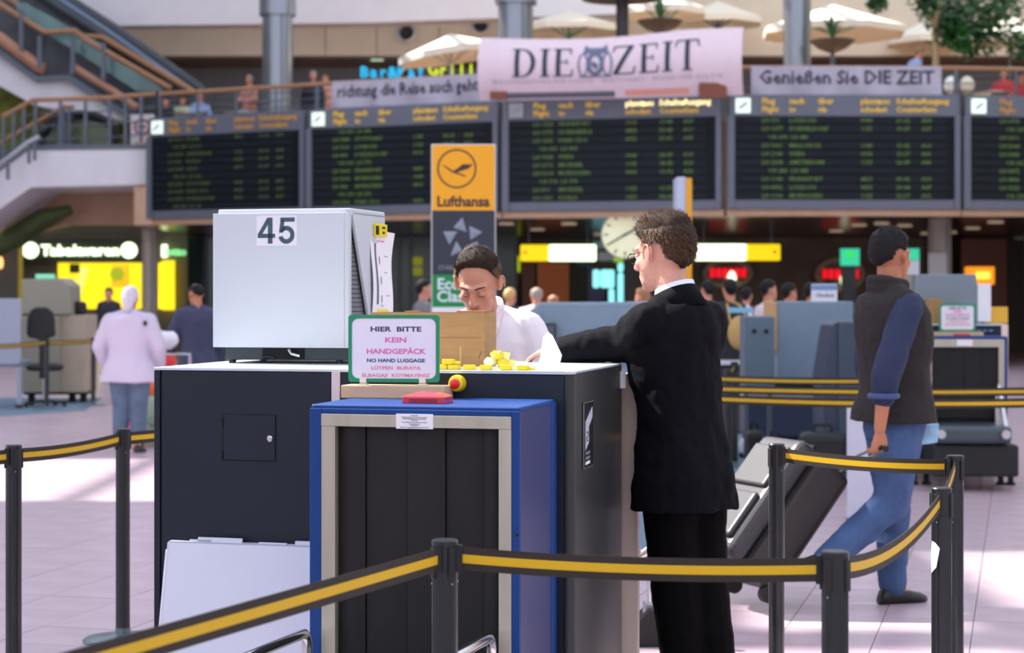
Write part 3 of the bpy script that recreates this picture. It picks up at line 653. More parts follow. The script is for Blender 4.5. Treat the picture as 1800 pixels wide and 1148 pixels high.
# clock
d = 40.75; c = P(1098, 413, d)
r = T('station_clock', 'large round cream clock hanging under the middle flight board', 'clock', c)
R = .51; mx = Matrix.Rotation(math.pi/2, 4, 'X')
MB().lathe([(R, 0), (R, .14), (R * .97, .16)], 40, mx).build('case', M('clock_case', (150, 150, 130), rough=.5), r, smooth=True)
face = MB().lathe([(R * .95, .158), (R * .95, .165)], 40, mx).build('dial', M('clock_dial', (236, 236, 196), emit=.30), r)
for i in range(12):
    a = i * math.pi / 6; MB().cbox((0, -.17, R * .78), (.035, .01, .10), Matrix.Rotation(a, 4, 'Y')).build('hour_mark', M('clock_dark', (92, 96, 84)), face)
for a, L, wd in ((math.radians(-120), .36, .04), (math.radians(62), .28, .05)): MB().box((-wd/2, -.185, -.06), (wd/2, -.175, L), Matrix.Rotation(a, 4, 'Y')).build('hand', M('clock_dark', ()), r)
MB().box((-.03, -.1, R), (.03, -.04, 3.19 - c.z)).build('hanger', m_slate, r)
# warm wood wall, doors, screens behind
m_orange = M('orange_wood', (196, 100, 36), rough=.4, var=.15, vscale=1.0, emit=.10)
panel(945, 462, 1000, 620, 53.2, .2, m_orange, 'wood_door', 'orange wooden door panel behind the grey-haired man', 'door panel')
panel(918, 462, 940, 620, 53.3, .2, M('rust_wood', (140, 70, 36), rough=.4), 'wood_panel', 'narrow rust-brown wall panel beside the orange door', 'wall panel')
panel(1006, 462, 1012, 620, 53.1, .3, M('dark_jamb', (60, 40, 30)), 'door_jamb', 'dark brown jamb right of the orange door', 'door jamb')
m_cy = M('screen_cyan', (150, 240, 245), emit=1.3)
r = T('bright_doorway', 'bright cyan-white glass doorway left of the suited man', 'doorway', P(1060, 600, 53.2))
for a, b, y0, y1 in ((1042, 1054, 474, 506), (1056, 1080, 474, 506), (1070, 1080, 508, 600), (1086, 1096, 480, 600), (1086, 1096, 462, 478)): panel(a, y0, b, y1, 53.2, .1, m_cy, 'pane', parent=r, bevel=.05)
panel(1034, 462, 1042, 620, 53.1, .3, m_slate, 'frame', parent=r)
panel(1038, 507, 1062, 528, 53.0, .19, M('poster_lilac', (110, 110, 160)), 'poster_board', 'small lilac poster board in front of the bright doorway', 'poster')
panel(1100, 455, 1150, 620, 52.0, .2, M('grey_panel', (128, 122, 124), rough=.7), 'panelled_wall', 'grey wall panel with dark marks left of the suited man', 'wall panel')
for i, (a, b, y0, y1, m) in enumerate(((1014, 1036, 458, 467, m_teal), (1040, 1060, 388, 415, M('screen_dim', (120, 150, 150), emit=.3)), (1042, 1062, 424, 437, M('screen_dim', ())), (1052, 1078, 443, 458, M('screen_pale', (160, 160, 165), emit=.3)), (1080, 1096, 448, 460, M('screen_green', (170, 220, 60), emit=.7)), (880, 892, 452, 478, M('screen_lime', (200, 220, 20), emit=.7)), (896, 914, 450, 478, M('screen_lime', ())), (726, 742, 452, 466, M('screen_olive', (150, 150, 30), emit=.5)), (726, 742, 470, 484, M('screen_olive', ())))):
    lab = ['small teal sign under the hanging yellow sign', 'tall dim screen left of the clock', 'lower dim screen left of the clock', 'pale screen below the clock', 'small green lit sign below the clock', 'lime notice beside the pillar sign', 'lime notice left of the hanging yellow sign', 'upper olive sticker on the glass left of the pillar sign', 'lower olive sticker on the glass left of the pillar sign'][i]
    panel(a, y0, b, y1, 56.8 if i < 7 else 53.75, .2 if i < 7 else .25, m, ['small_sign', 'screen', 'screen', 'screen', 'small_sign', 'notice', 'notice', 'sticker', 'sticker'][i], lab, 'sign' if i in (0, 4) else 'screen' if i < 4 else 'notice')
# red lit oval counters on the right
m_red = M('sign_red_lit', (240, 20, 40), emit=1.0); m_oval = M('oval_pale', (190, 172, 140), rough=.5)
def oval(px, py, w_, h_, label):
    r = T('oval_sign', label, 'shop sign', P(px, py + h_, 54.3)); c = P(px, py, 54.3)
    k = 54.3 / F
    MB().prism([(w_ * k * math.cos(a), h_ * k * math.sin(a)) for a in [i * math.pi / 20 for i in range(40)]], 0, .2, frame((c.x, c.y, c.z))).build('oval_board', m_oval, r, world=True)
    MB().prism([(w_ * .82 * k * math.cos(a), h_ * .7 * k * math.sin(a)) for a in [i * math.pi / 20 for i in range(40)]], .2, .22, frame((c.x, c.y, c.z))).build('dark_field', m_brown, r, world=True)
    for i in range(6): MB().cbox((c.x + (i - 2.5) * w_ * k * .25, c.y - .26, c.z + .02), (w_ * k * .2, .06, .26)).build('red_letter', m_red, r, world=True, bevel=.03)
    MB().box((c.x - .05, c.y, c.z - .02), (c.x + .05, c.y + .22, c.z + .02)).build('wall_bracket', m_slate, r, world=True)
    MB().ell((c.x + .1, c.y - .3, c.z - .15), (.12, .05, .22)).build('lamp_spot', m_lit, r, world=True)
oval(1278, 481, 44, 26, 'red lit oval shop sign just right of the suited man'); oval(1475, 483, 44, 30, 'red lit oval shop sign left of the man in the vest')
struct('wall_beige_shop', MB().box((X(1215, 54.5), 54.5, 0), (X(1625, 54.5), 54.8, GZ0)), M('warm_brown_wall', (128, 100, 80), rough=.5, var=.2, vscale=.8))
def tv(px0, y0, px1, y1, d, mat, label):
    r = T('green_monitor', label, 'screen', P((px0+px1)/2, 540, d), 0, 'green lit monitors on black stands'); panel(px0, y0, px1, y1, d, .1, mat, 'screen', parent=r); panel(px0 + 2, y1, px1 - 6, 620, d + .02, .1, m_black, 'stand', parent=r)
    panel(px0 + 10, y0 + 6, px1 - 10, y1 - 14, d - .02, .01, M('screen_dot', (40, 200, 60), emit=.7), 'dot', parent=r)
m_gr = M('screen_teal', (40, 190, 140), emit=.6)
tv(1478, 437, 1511, 467, 40, m_gr, 'green lit monitor left of the man in the vest'); tv(1592, 437, 1616, 457, 40, m_gr, 'green lit monitor right of the head of the man in the vest')
panel(1590, 458, 1616, 620, 39.5, .3, M('white_post', (200, 202, 208)), 'white_pylon', 'white pylon right of the head of the man in the vest', 'pylon')
r = T('orange_lit_sign', 'glowing orange box sign above the far scanner at right', 'sign', P(1724, 500, 45)); panel(1701, 469, 1748, 500, 45, .3, M('orange_lit', (255, 150, 20), emit=1.0), 'box', parent=r); panel(1716, 478, 1740, 490, 44.97, .02, M('yellow_hot', (255, 230, 80), emit=1.4), 'hot_centre', parent=r); panel(1720, 500, 1728, 620, 45.1, .1, m_black, 'stand', parent=r)
for i, (a, b, m) in enumerate(((1690, 1770, M('rust_wood', ())), (1772, 1800, M('dark_jamb', ())))): panel(a, 420, b, 620, 53.5, .2, m, 'wall_shelving', ['rust-brown shelving wall behind the far scanner', 'dark shelving at the right picture edge'][i], 'shelving')
panel(1787, 415, 1800, 425, 56.8, .2, M('pale_sign', (150, 160, 140), emit=.3), 'pale_sign', 'pale small sign high at the right picture edge', 'sign')
panel(1632, 445, 1664, 498, 41.70, .05, M('paper_notice', (190, 184, 186)), 'paper_notice', 'white notice with red print on the right beige column', 'notice')
for i in range(14):
    rnd = random.Random(100 + i); px = 1230 + i * 40 if i > 5 else 890 + i * 55; dd = 43 + rnd.uniform(0, 9)
    solo('ceiling_spot', MB().lathe([(.18, 0), (.18, .03), (.13, .04)], 16, Matrix.Translation((X(px, dd), dd, GZ0 - .02))), M('spot_dim', (190, 165, 140), emit=.5), 'dim recessed ceiling lamp under the gallery', 'ceiling lamp', 'recessed ceiling lamps')
# ================================================================== THE X-RAY SCANNER IN FRONT
m_navy = M('navy_panel', (26, 34, 46), rough=0.42, spec=.3, var=0.06, vscale=3, bump=0.02, bscale=200)
m_navytop = M('navy_top', (196, 206, 214), rough=0.30, var=0.05)
m_char = M('charcoal_side', (46, 48, 49), rough=0.38, spec=.4, var=0.05)
m_gap = M('gap_black', (14, 15, 18), rough=0.8)
m_blue = M('royal_blue', (10, 58, 124), rough=0.5, spec=.3)
m_blueside = M('royal_blue_side', (56, 64, 112), rough=0.30)
m_brush = M('brushed_steel', (178, 172, 158), rough=0.34, metal=0.55, var=0.08, vscale=30, stretch=(1, 1, 0.08))
m_chrome = M('chrome', (214, 214, 216), rough=0.14, metal=1.0)
m_paper = M('paper_white', (232, 228, 234), rough=0.7)
m_thin = bpy.data.materials.new('paper_thin'); m_thin.use_nodes = True; nt = m_thin.node_tree; nt.nodes.clear()
o_ = nt.nodes.new('ShaderNodeOutputMaterial'); mx_ = nt.nodes.new('ShaderNodeMixShader'); df_ = nt.nodes.new('ShaderNodeBsdfDiffuse'); tl_ = nt.nodes.new('ShaderNodeBsdfTranslucent')
df_.inputs[0].default_value = (.86, .85, .86, 1); tl_.inputs[0].default_value = (.9, .9, .88, 1); mx_.inputs[0].default_value = .5
nt.links.new(df_.outputs[0], mx_.inputs[1]); nt.links.new(tl_.outputs[0], mx_.inputs[2]); nt.links.new(mx_.outputs[0], o_.inputs[0])
m_text = M('print_navy', (58, 66, 96), rough=0.7)
O = Vector((0.200, 6.24, 0)); rzm = GR
MM = rotz(O, rzm); MI = MM.inverted()
nF = Vector((math.sin(rzm), -math.cos(rzm), 0))              # front normal (towards camera)
def on_front(px, py, yl=0.0):
    q = MI @ hit(px, py, MM @ Vector((0, yl, 0)), nF); return q.x, q.z
def on_side(px, py, xl=0.0):
    q = MI @ hit(px, py, MM @ Vector((xl, 0, 0)), Vector((math.cos(rzm), math.sin(rzm), 0))); return q.y, q.z
sx = T('xray_scanner', 'navy cabinet baggage x-ray scanner with blue tunnel hood, foreground', 'x-ray scanner', O, rzm)
CH = 1.302; CW = -on_front(270.6, 646)[0]; CD = 0.88
xa = on_front(281.5, 700)[0]; xb = on_front(583, 700)[0]; xc = on_front(598, 700)[0]; xd = on_front(997, 700)[0]
MB().box((xa + .004, 0.0, .06), (xb - .002, .03, CH - .012)).build('front_panel_left', m_navy, sx, bevel=.003)
MB().box((xc + .002, 0.0, .06), (xd - .003, .03, CH - .012)).build('front_panel_right', m_navy, sx, bevel=.003)
MB().box((-CW, -.002, .06), (xa, .03, CH - .010)).build('corner_strip', m_navy, sx, bevel=.004)
MB().box((xb, -.004, .06), (xc, .03, CH - .008)).build('divider_strip', M('pale_aluminium', (206, 196, 204), rough=.45, metal=.3), sx, bevel=.002)
# right flank with rounded corners, one bent sheet
def arc(cx, cy, r, a0, a1, n): return [(cx + r * math.cos(lerp(a0, a1, i / n)), cy + r * math.sin(lerp(a0, a1, i / n))) for i in range(n + 1)]
rr = .05
prof = [(xd, 0.0), (-.035, 0.0)] + arc(-.035, .035, .035, -math.pi/2, 0, 6) + arc(-.12, CD - .12, .12, 0, math.pi/2, 8) + [(xd, CD)] + [(xd, CD - .03)] + [(-.13, CD - .03), (-.03, CD - .13), (-.03, .03), (xd, .03)]
MB().prism(prof, .06, CH - .006).build('side_panel', m_char, sx, smooth=True)
MB().box((-CW, .03, .06), (-CW + .03, CD, CH - .012)).build('side_panel', m_navy, sx)
MB().box((-CW + .03, CD - .03, .06), (xd, CD, CH - .012)).build('rear_panel', m_navy, sx)
MB().box((-CW + .035, .035, .10), (xd, CD - .035, CH - .02)).build('inner_frame', m_gap, sx)
topp = [(-CW, -.003), (xb, -.003), (xc, -.003), (-.035, -.003)] + arc(-.035, .032, .035, -math.pi/2, 0, 6) + arc(-.12, CD - .12, .12, 0, math.pi/2, 8) + [(-CW, CD)]
MB().prism(topp, CH - .010, CH).build('top_plate', m_navytop, sx, bevel=.002)
MB().box((-CW + .02, .04, 0), (-.06, CD - .04, .06)).build('plinth', m_gap, sx)
# beige rear flange and handle on the flank
MB().box((-.14, CD + .004, .20), (.036, CD + .05, CH - .04)).build('rear_flange', M('beige_flange', (232, 208, 196), rough=.5), sx, bevel=.004)
MB().box((-CW - .030, .10, 0.72), (-CW, .17, 0.93)).build('side_handle', m_gap, sx, bevel=.012)
MB().box((-CW - .012, .03, .10), (-CW, .25, 0.97)).build('side_trim', M('beige_flange', ()), sx, bevel=.004)
# access door with lock
x0, z1 = on_front(390, 727); x1, z0 = on_front(486, 812)
ad = MB().box((x0, -.0015, z0), (x1, .004, z1)).build('door_gap', m_gap, sx)
dr = MB().box((x0 + .008, -.005, z0 + .004), (x1 - .004, .004, z1 - .004)).build('access_door', m_navy, sx, bevel=.001)
xl, zl = on_front(476, 771)
mxl = Matrix.Translation((xl, -.005, zl)) @ Matrix.Rotation(math.pi/2, 4, 'X')
lk = MB().lathe([(.0105, 0), (.0105, .006), (.008, .008), (.0, .008)], 20, mxl).build('lock', m_chrome, dr, smooth=True)
for z in (z0 + .02, z1 - .03): MB().cbox((x0 + .004, -.006, z), (.006, .006, .03)).build('hinge', m_gap, dr, bevel=.001)
# emergency stop
xe, ze = on_front(805, 674); mxe = Matrix.Translation((xe, 0, ze)) @ Matrix.Rotation(math.pi/2, 4, 'X')
eb = MB().lathe([(.029, 0), (.029, .012), (.024, .030), (.012, .034), (0, .034)], 28, mxe).build('emergency_stop', M('stop_yellow', (250, 214, 20), rough=.3, coat=.5), sx, smooth=True)
MB().lathe([(.009, .026), (.009, .033), (.0165, .035), (.0165, .042), (.010, .047), (0, .047)], 24, mxe).build('red_knob', M('stop_red', (225, 40, 30), rough=.3), eb, smooth=True)
# logo plate on the flank
ya, za = on_side(1023, 708, .0); yb, zb = on_side(1041, 818, .0); ya, yb = sorted((ya, yb)); za, zb = sorted((za, zb))
lp = MB().box((-.002, ya, za), (.004, yb, zb)).build('logo_plate', M('plate_black', (26, 26, 28), rough=.3), sx, bevel=.001)
W_, H_ = yb - ya, zb - za
mxs = Matrix(((0, 0, 1, .0045), (1, 0, 0, ya), (0, 1, 0, za), (0, 0, 0, 1)))
MB().prism([(W_*.20, H_*.27), (W_*.52, H_*.38), (W_*.52, H_*.62), (W_*.86, H_*.75), (W_*.86, H_*.91), (W_*.20, H_*.70)], 0, .0012, mxs).build('lightning_mark', M('plate_silver', (190, 190, 206), rough=.4), lp)
MB().tube([mxs @ Vector(q) for q in ((W_*.28, H_*.54, .002), (W_*.40, H_*.55, .002), (W_*.40, H_*.48, .002), (W_*.27, H_*.46, .002), (W_*.30, H_*.41, .002), (W_*.40, H_*.42, .002))], .0018, 5).build('line_mark', m_text, lp)
for i, mm in enumerate((M('plate_grey', (110, 114, 122)), M('plate_grey', ()), m_paper)): MB().prism([(W_*.2, H_*(.20 - i*.075)), (W_*.62, H_*(.21 - i*.075)), (W_*.62, H_*(.255 - i*.075)), (W_*.2, H_*(.245 - i*.075))], 0, .0012, mxs).build('plate_caption', mm, lp)
for a, b in (((0, 0), (.05, 1)), ((0, .985), (1, 1)), ((0, 0), (1, .012))): MB().prism([(W_*a[0], H_*a[1]), (W_*b[0], H_*a[1]), (W_*b[0], H_*b[1]), (W_*a[0], H_*b[1])], 0, .0015, mxs).build('plate_rim', m_alu, lp)

# tunnel hood
TH = 1.212; TY = -.453
q = MI @ hit(913, 716.4, (0, 0, TH), Vector((0, 0, 1))); TX1 = q.x; TY = q.y
TX0 = (MI @ hit(550.4, 709.8, (0, 0, TH), Vector((0, 0, 1)))).x
hood = MB().box((TX0, TY + .012, .10), (TX0 + .022, -.006, TH - .008)).box((TX1 - .022, TY + .012, .10), (TX1, -.006, TH - .008))
hd = hood.build('tunnel_hood', m_blueside, sx, bevel=.006)
MB().box((TX0, TY + .012, TH - .022), (TX1, -.006, TH)).build('hood_top', m_blue, hd, bevel=.007, seg=3)
MB().box((TX1 - .03, -.075, .10), (TX1 + .004, -.006, TH - .006)).build('hood_rear_edge', m_blue, hd, bevel=.006)
fx0, fz1 = on_front(565, 727, TY); fx1, fz0 = on_front(899, 755, TY)
ox0 = on_front(589.5, 800, TY)[0]; ox1 = on_front(876.5, 800, TY)[0]
MB().box((TX0, TY, .10), (fx0, TY + .012, TH - .012)).build('front_border', m_blue, hd, bevel=.002)
MB().box((fx1, TY, .10), (TX1, TY + .012, TH - .012)).build('front_border', m_blue, hd, bevel=.002)
MB().box((fx0, TY, fz1), (fx1, TY + .012, TH - .012)).build('front_border', m_blue, hd, bevel=.002)
lint = MB().box((fx0, TY - .004, fz0), (fx1, TY + .015, fz1)).build('steel_lintel', m_brush, sx, bevel=.002)
MB().box((fx0, TY - .002, .10), (ox0, TY + .030, fz0)).build('steel_jamb', m_brush, sx, bevel=.002)
MB().box((ox1, TY - .002, .10), (fx1, TY + .030, fz0)).build('steel_jamb', m_brush, sx, bevel=.002)
MB().box((ox0, TY + .06, .10), (ox1, -.01, fz0)).build('tunnel_inside', m_gap, sx)
m_curt = M('curtain_rubber', (28, 27, 29), rough=.6, spec=.3, var=.15, vscale=6, bump=.08, bscale=14)
edges = [589, 637, 711, 778, 845, 877]
for i in range(5):
    a = on_front(edges[i], 900, TY)[0] + .001; b = on_front(edges[i+1], 900, TY)[0] - .001; n = 6
    ring = [(lerp(a, b, j / n), TY + .030 - .010 * math.sin(math.pi * j / n) + (.006 if i % 2 else 0)) for j in range(n + 1)]
    MB().prism(ring + [(x, y + .006) for x, y in ring[::-1]], .16, fz0 - .001).build('curtain_strip', m_curt, sx, smooth=True)
lx0, lz1 = on_front(697, 727, TY); lx1, lz0 = on_front(762, 754.5, TY)
st = MB().box((lx0, TY - .0052, lz0), (lx1, TY - .0035, lz1)).build('notice_sticker', m_paper, sx)
mb = MB()
for i, s_ in enumerate(('ACHTUNG', 'Röntgenstrahlung: nicht in den Tunnel greifen', 'Keine Gegenstände auf das Gerät stellen', 'CAUTION', 'X-ray radiation: do not reach into the tunnel', 'when the unit is on', 'ATTENTION', 'Rayons X: ne pas introduire la main dans le tunnel', 'pendant le fonctionnement')):
    mb.text(s_, .0049, frame(((lx0+lx1)/2, TY - .0054, lz1 - .0055 - i * .0050)), 'CENTER', .02, .0002, 1, .9)
mb.build('sticker_print', m_text, st, kind='stuff')
# red warning lamp
wx, wz = on_front(752, 705, TY + .17)
wl = MB(); w2, d2 = .068, .05
wl.loft([[(wx - w2*s, TY + .17 - d2*s, z), (wx + w2*s, TY + .17 - d2*s, z), (wx + w2*s, TY + .17 + d2*s, z), (wx - w2*s, TY + .17 + d2*s, z)] for s, z in ((1, TH), (1, TH + .018), (.97, TH + .022), (.45, TH + .034))])
wlo = wl.build('warning_lamp', M('lamp_red', (200, 50, 66), rough=.25, coat=.4), sx, bevel=.002)
MB().box((wx - .045, TY + .17 - d2 - .001, TH + .003), (wx + .045, TY + .17 - d2 + .001, TH + .015)).build('lens_window', M('lamp_red_dark', (150, 24, 44), rough=.2), wlo)
MB().lathe([(.004, 0), (.004, .002)], 10, Matrix.Translation((wx + .05, TY + .17 - .02, TH + .03))).build('lens_screw', m_alu, wlo)
MB().lathe([(.0045, 0), (.0045, .004)], 12, Matrix.Translation((TX1 - .006, TY, .83)) @ Matrix.Rotation(math.pi/2, 4, 'X')).build('hood_screw', m_gap, hd)

# infeed conveyor with bent tube rails, in front of the tunnel
cv = T('infeed_conveyor', 'low infeed conveyor with bent chrome tube rails at the bottom edge', 'conveyor', MM @ Vector(((TX0 + TX1) / 2, TY - .55, 0)), rzm)
cx = (TX0 + TX1) / 2
def loc(mb, name, mat, **kw): mb.v = [MM @ q for q in mb.v]; return mb.build(name, mat, cv, world=True, **kw)
loc(MB().box((ox0 + .01, TY - .66, .33), (ox1 - .01, TY - .04, .36)), 'belt', m_black, bevel=.01)
loc(MB().box((ox0 - .03, TY - .66, .25), (ox0, TY - .04, .37)), 'side_rail', m_alu); loc(MB().box((ox1, TY - .66, .25), (ox1 + .03, TY - .04, .37)), 'side_rail', m_alu)
for x in (ox0, ox1):
    for y in (TY - .62, TY - .14): loc(MB().box((x - .025, y, 0), (x + .025, y + .05, .26)), 'leg', m_slate)
for px, py in ((533, 1114), (858, 1122)):
    yl = TY - .10; x, z = on_front(px, py, yl)
    pts = [(x, yl + .035, .30), (x, yl + .035, z - .05)] + [(x, yl - .005 + .04 * math.cos(a), z - .05 + .05 * math.sin(a)) for a in [i * math.pi / 12 for i in range(1, 6)]] + [(x, yl - .02, z), (x, yl - .50, z + .01)] + [(x, yl - .55, z - .05), (x, yl - .55, .30)]
    loc(MB().tube(pts, .016, 14), 'tube_rail', m_chrome, smooth=True)

# white sheet-metal cover leaning on the cabinet
def lean_pt(px, py, t):
    return None
lw = T('sheet_metal_cover', 'white sheet metal cover leaning against the navy cabinet at lower left', 'panel', MM @ Vector((-1.05, -.12, 0)), rzm)
xL, zT = on_front(300, 950, -.03); xR = TX0 - .012; xLb, _ = on_front(281, 1128, -.10)
zb_ = .03; tilt = lambda z: -.028 - .15 * (zT - z) / (zT - zb_)
mxw = ROOTM[lw.name].inverted() @ MM
def lwb(mb, name, mat=M('sheet_white', (206, 209, 224), rough=.35), **kw): mb.v = [mxw @ q for q in mb.v]; return mb.build(name, mat, lw, **kw)
def slab_lean(xa_, xb_, za_, zb2, o0, o1):
    return MB().add([(xa_, tilt(za_) + o0, za_), (xb_, tilt(za_) + o0, za_), (xb_, tilt(za_) + o1, za_), (xa_, tilt(za_) + o1, za_), (xa_, tilt(zb2) + o0, zb2), (xb_, tilt(zb2) + o0, zb2), (xb_, tilt(zb2) + o1, zb2), (xa_, tilt(zb2) + o1, zb2)], [(0,3,2,1),(4,5,6,7),(0,1,5,4),(1,2,6,5),(2,3,7,6),(3,0,4,7)])
lwb(slab_lean(xL, xR, zb_, zT, -.018, -.014), 'sheet', bevel=.001)
lwb(slab_lean(xL - .004, xL + .002, zb_, zT - .005, -.018, .012), 'edge_fold')
lwb(slab_lean(xL - .014, xL - .002, zb_, zT - .03, -.006, .010), 'edge_fold')
lwb(slab_lean(xL, xR, zT - .004, zT, -.018, .014), 'edge_fold')
for a, b, dz in ((.10, .26, .014), (.07, .15, .006), (.32, .42, .004), (.45, .55, .012)): lwb(slab_lean(xL + a, min(xR, xL + b), zT - .002, zT + dz, -.004, .004), 'edge_tab')

# ================================================================== MONITOR HOUSING No 45
YM = .42
mh = T('monitor_housing', 'white metal monitor housing numbered 45 on the scanner', 'monitor', MM @ Vector((on_front(495, 600, YM)[0], YM + .2, CH)), rzm)
mmx = ROOTM[mh.name].inverted() @ MM
m_house = M('housing_white', (198, 202, 210), rough=.42, bump=.03, bscale=300)
def mhb(mb, name, mat=m_house, **kw): mb.v = [mmx @ q for q in mb.v]; return mb.build(name, mat, mh, **kw)
hx0, hzt = on_front(375, 376, YM); hx1, hzb = on_front(613, 612, YM); DD = .40
mhb(MB().box((hx0, YM - .004, hzb), (hx1 - .016, YM, hzt)).box((hx0, YM, hzb), (hx0 + .003, YM + .03, hzt)).box((hx1 - .018, YM - .001, hzb), (hx1, YM + .03, hzt)).box((hx0, YM, hzt - .003), (hx1, YM + .03, hzt)).box((hx0, YM, hzb), (hx1, YM + .03, hzb + .003)), 'front_cover', bevel=.0015)
zt2 = hzt + .004
mhb(MB().box((hx0 + .012, YM + .015, zt2 - .012), (hx1 + .002, YM + DD, zt2 + .012)), 'top_panel', bevel=.004)
# side cheek: front edge slants back downwards
def cheek(x, y_): return [(YM + .035, zt2), (YM + DD, zt2), (YM + DD, hzb + .02), (YM + .26, hzb + .02)]
yzm = lambda x: Matrix(((0, 0, 1, x), (1, 0, 0, 0), (0, 1, 0, 0), (0, 0, 0, 1)))
mhb(MB().prism(cheek(0, 0), -.012, 0, yzm(hx1 + .002)), 'side_cheek', bevel=.002)
mhb(MB().prism(cheek(0, 0), -.012, 0, yzm(hx0 + .024)), 'side_cheek', bevel=.002)
gr = mhb(MB().box((hx0 + .03, YM + .02, hzb + .01), (hx1 - .018, YM + DD - .02, zt2 - .02)), 'grille_case', M('grille_grey', (112, 114, 120), rough=.5))
hol = MB(); rows = 26
for i in range(rows):
    z = lerp(hzb + .03, zt2 - .05, i / (rows - 1)); ymax = YM + .045 + .225 * (zt2 - z) / (zt2 - hzb)
    y = YM + .03
    while y < ymax and y < YM + .30:
        hol.box((hx1 - .0185, y, z), (hx1 - .0172, y + .0042, z + .0035)); y += .0085
mhb(hol, 'grille_slots', m_gap).__setitem__('kind', 'stuff')
bx0 = on_front(396, 620, YM + .03)[0]
mhb(MB().box((bx0, YM + .03, CH + .012), (hx1 - .006, YM + DD - .03, hzb + .002)), 'base', M('base_dark', (44, 54, 62), rough=.4), bevel=.003)
for x in (bx0 + .022, hx1 - .05):
    for y in (YM + .045, YM + DD - .06): mhb(MB().lathe([(.013, 0), (.013, .013)], 14, Matrix.Translation((x, y, CH))), 'foot', m_black, smooth=True)
sl0, slz = on_front(462, 620, YM + .03); sl1 = on_front(535, 620, YM + .03)[0]
mhb(MB().box((sl0, YM + .026, CH + .016), (sl1, YM + .031, hzb - .004)), 'cable_slot', m_gap)
mhb(MB().tube([(sl0 + .105, YM + .020, hzb - .008), (sl0 + .118, YM + .010, hzb - .022), (sl1 - .01, YM + .012, hzb - .030)], .006, 8), 'cable_clip', m_chrome, smooth=True)
mhb(MB().tube([(sl0 + .004, YM + .02, CH + .02), (sl0 + .02, YM + .015, CH + .024), (sl0 + .05, YM + .02, CH + .02)], .006, 8), 'cable', m_black, smooth=True)
nx0, nz1 = on_front(451, 379, YM - .005); nx1, nz0 = on_front(522, 432, YM - .005)
npl = mhb(MB().box((nx0, YM - .0056, nz0), (nx1, YM - .004, nz1)), 'number_plate', M('plate_lilac', (226, 220, 230), rough=.6))
ncx, ncz, nh = (nx0 + nx1) / 2, (nz0 + nz1) / 2, .093
def digit(polys, x0, name):
    g = MB()
    for p in polys: g.prism([(x0 + x * nh, z * nh - nh / 2) for x, z in p], 0, .0006, frame((ncx, YM - .0058, ncz)))
    mhb(g, name, M('number_petrol', (58, 82, 92), rough=.6)).parent = npl
digit([[(.0, .22), (.72, .22), (.72, .38), (.0, .38)], [(.42, 0), (.61, 0), (.61, 1), (.42, 1)], [(.0, .36), (.18, .36), (.46, .80), (.46, 1), (.40, 1)]], -.78 * nh, 'number_four')
arcp = lambda r0, r1: [[(.32 + r0 * math.cos(a), .335 + r0 * 1.04 * math.sin(a)), (.32 + r0 * math.cos(b), .335 + r0 * 1.04 * math.sin(b)), (.32 + r1 * math.cos(b), .335 + r1 * 1.04 * math.sin(b)), (.32 + r1 * math.cos(a), .335 + r1 * 1.04 * math.sin(a))] for a, b in [(math.radians(-165 + 18 * i), math.radians(-165 + 18 * (i + 1))) for i in range(16)]]
digit([[(.08, .84), (.66, .84), (.66, 1), (.08, 1)], [(.02, .42), (.18, .42), (.24, .86), (.09, .98)], [(.02, .42), (.20, .46), (.30, .65), (.16, .60)]] + arcp(.335, .165), .08 * nh, 'number_five')

# paper list taped to the flank of the housing
pxl = hx1 + .004
pl = T('paper_list', 'white printed sheet taped with yellow tape to the monitor housing', 'paper', MM @ Vector((pxl, YM + .3, CH + .2)), rzm)
pmx = ROOTM[pl.name].inverted() @ MM
def plb(mb, name, mat, **kw): mb.v = [pmx @ q for q in mb.v]; return mb.build(name, mat, pl, **kw)
y0_, zt_ = on_side(652, 402, pxl); y1_, zb__ = on_side(688, 552, pxl)
y0_ = max(y0_, YM + .2)
def sheet(u, v, o=0): return Vector((pxl + .004 + o + .006 * math.sin(v * 5 + u * 2) * (0.3 + v) + .012 * max(0, u - .75) * v, lerp(y0_, y1_ , u) + .004 * math.sin(v * 7), lerp(zb__, zt_ - .01 * u, v)))
mb = MB(); NU, NV = 8, 14
for o in (.0006, 0):
    k = len(mb.v); mb.v += [sheet(i / NU, j / NV, o) for j in range(NV + 1) for i in range(NU + 1)]
    for j in range(NV):
        for i in range(NU):
            qd = (k+j*(NU+1)+i, k+j*(NU+1)+i+1, k+(j+1)*(NU+1)+i+1, k+(j+1)*(NU+1)+i); mb.f.append(qd if o else qd[::-1])
plb(mb, 'sheet', m_paper, smooth='full')
def ink(u0, u1, v0, v1, name, mat):
    g = MB(); n = 10
    for i in range(n): g.add([sheet(u0, lerp(v0, v1, i/n), .002), sheet(u1, lerp(v0, v1, i/n), .002), sheet(u1, lerp(v0, v1, (i+1)/n), .002), sheet(u0, lerp(v0, v1, (i+1)/n), .002)], [(0,1,2,3)])
    plb(g, name, mat)
m_inkg = M('ink_grey', (110, 104, 124), rough=.8)
ink(.18, .26, .12, .84, 'grey_bar', m_inkg)
for v in (.14, .36, .60): ink(.40, .43, v, v + .09, 'short_line', m_inkg)
for v, u in ((.70, .66), (.50, .62), (.22, .66), (.10, .35), (.87, .3)): ink(u, u + .16, v, v + .007, 'print_line', m_inkg)
ink(.48, .62, .868, .885, 'magenta_scribble', M('ink_magenta', (230, 110, 210), rough=.8))
m_tape = M('tape_yellow', (238, 214, 20), rough=.35)
ty0, tz1 = on_side(657, 393, pxl); ty1, tz0 = on_side(677, 417, pxl)
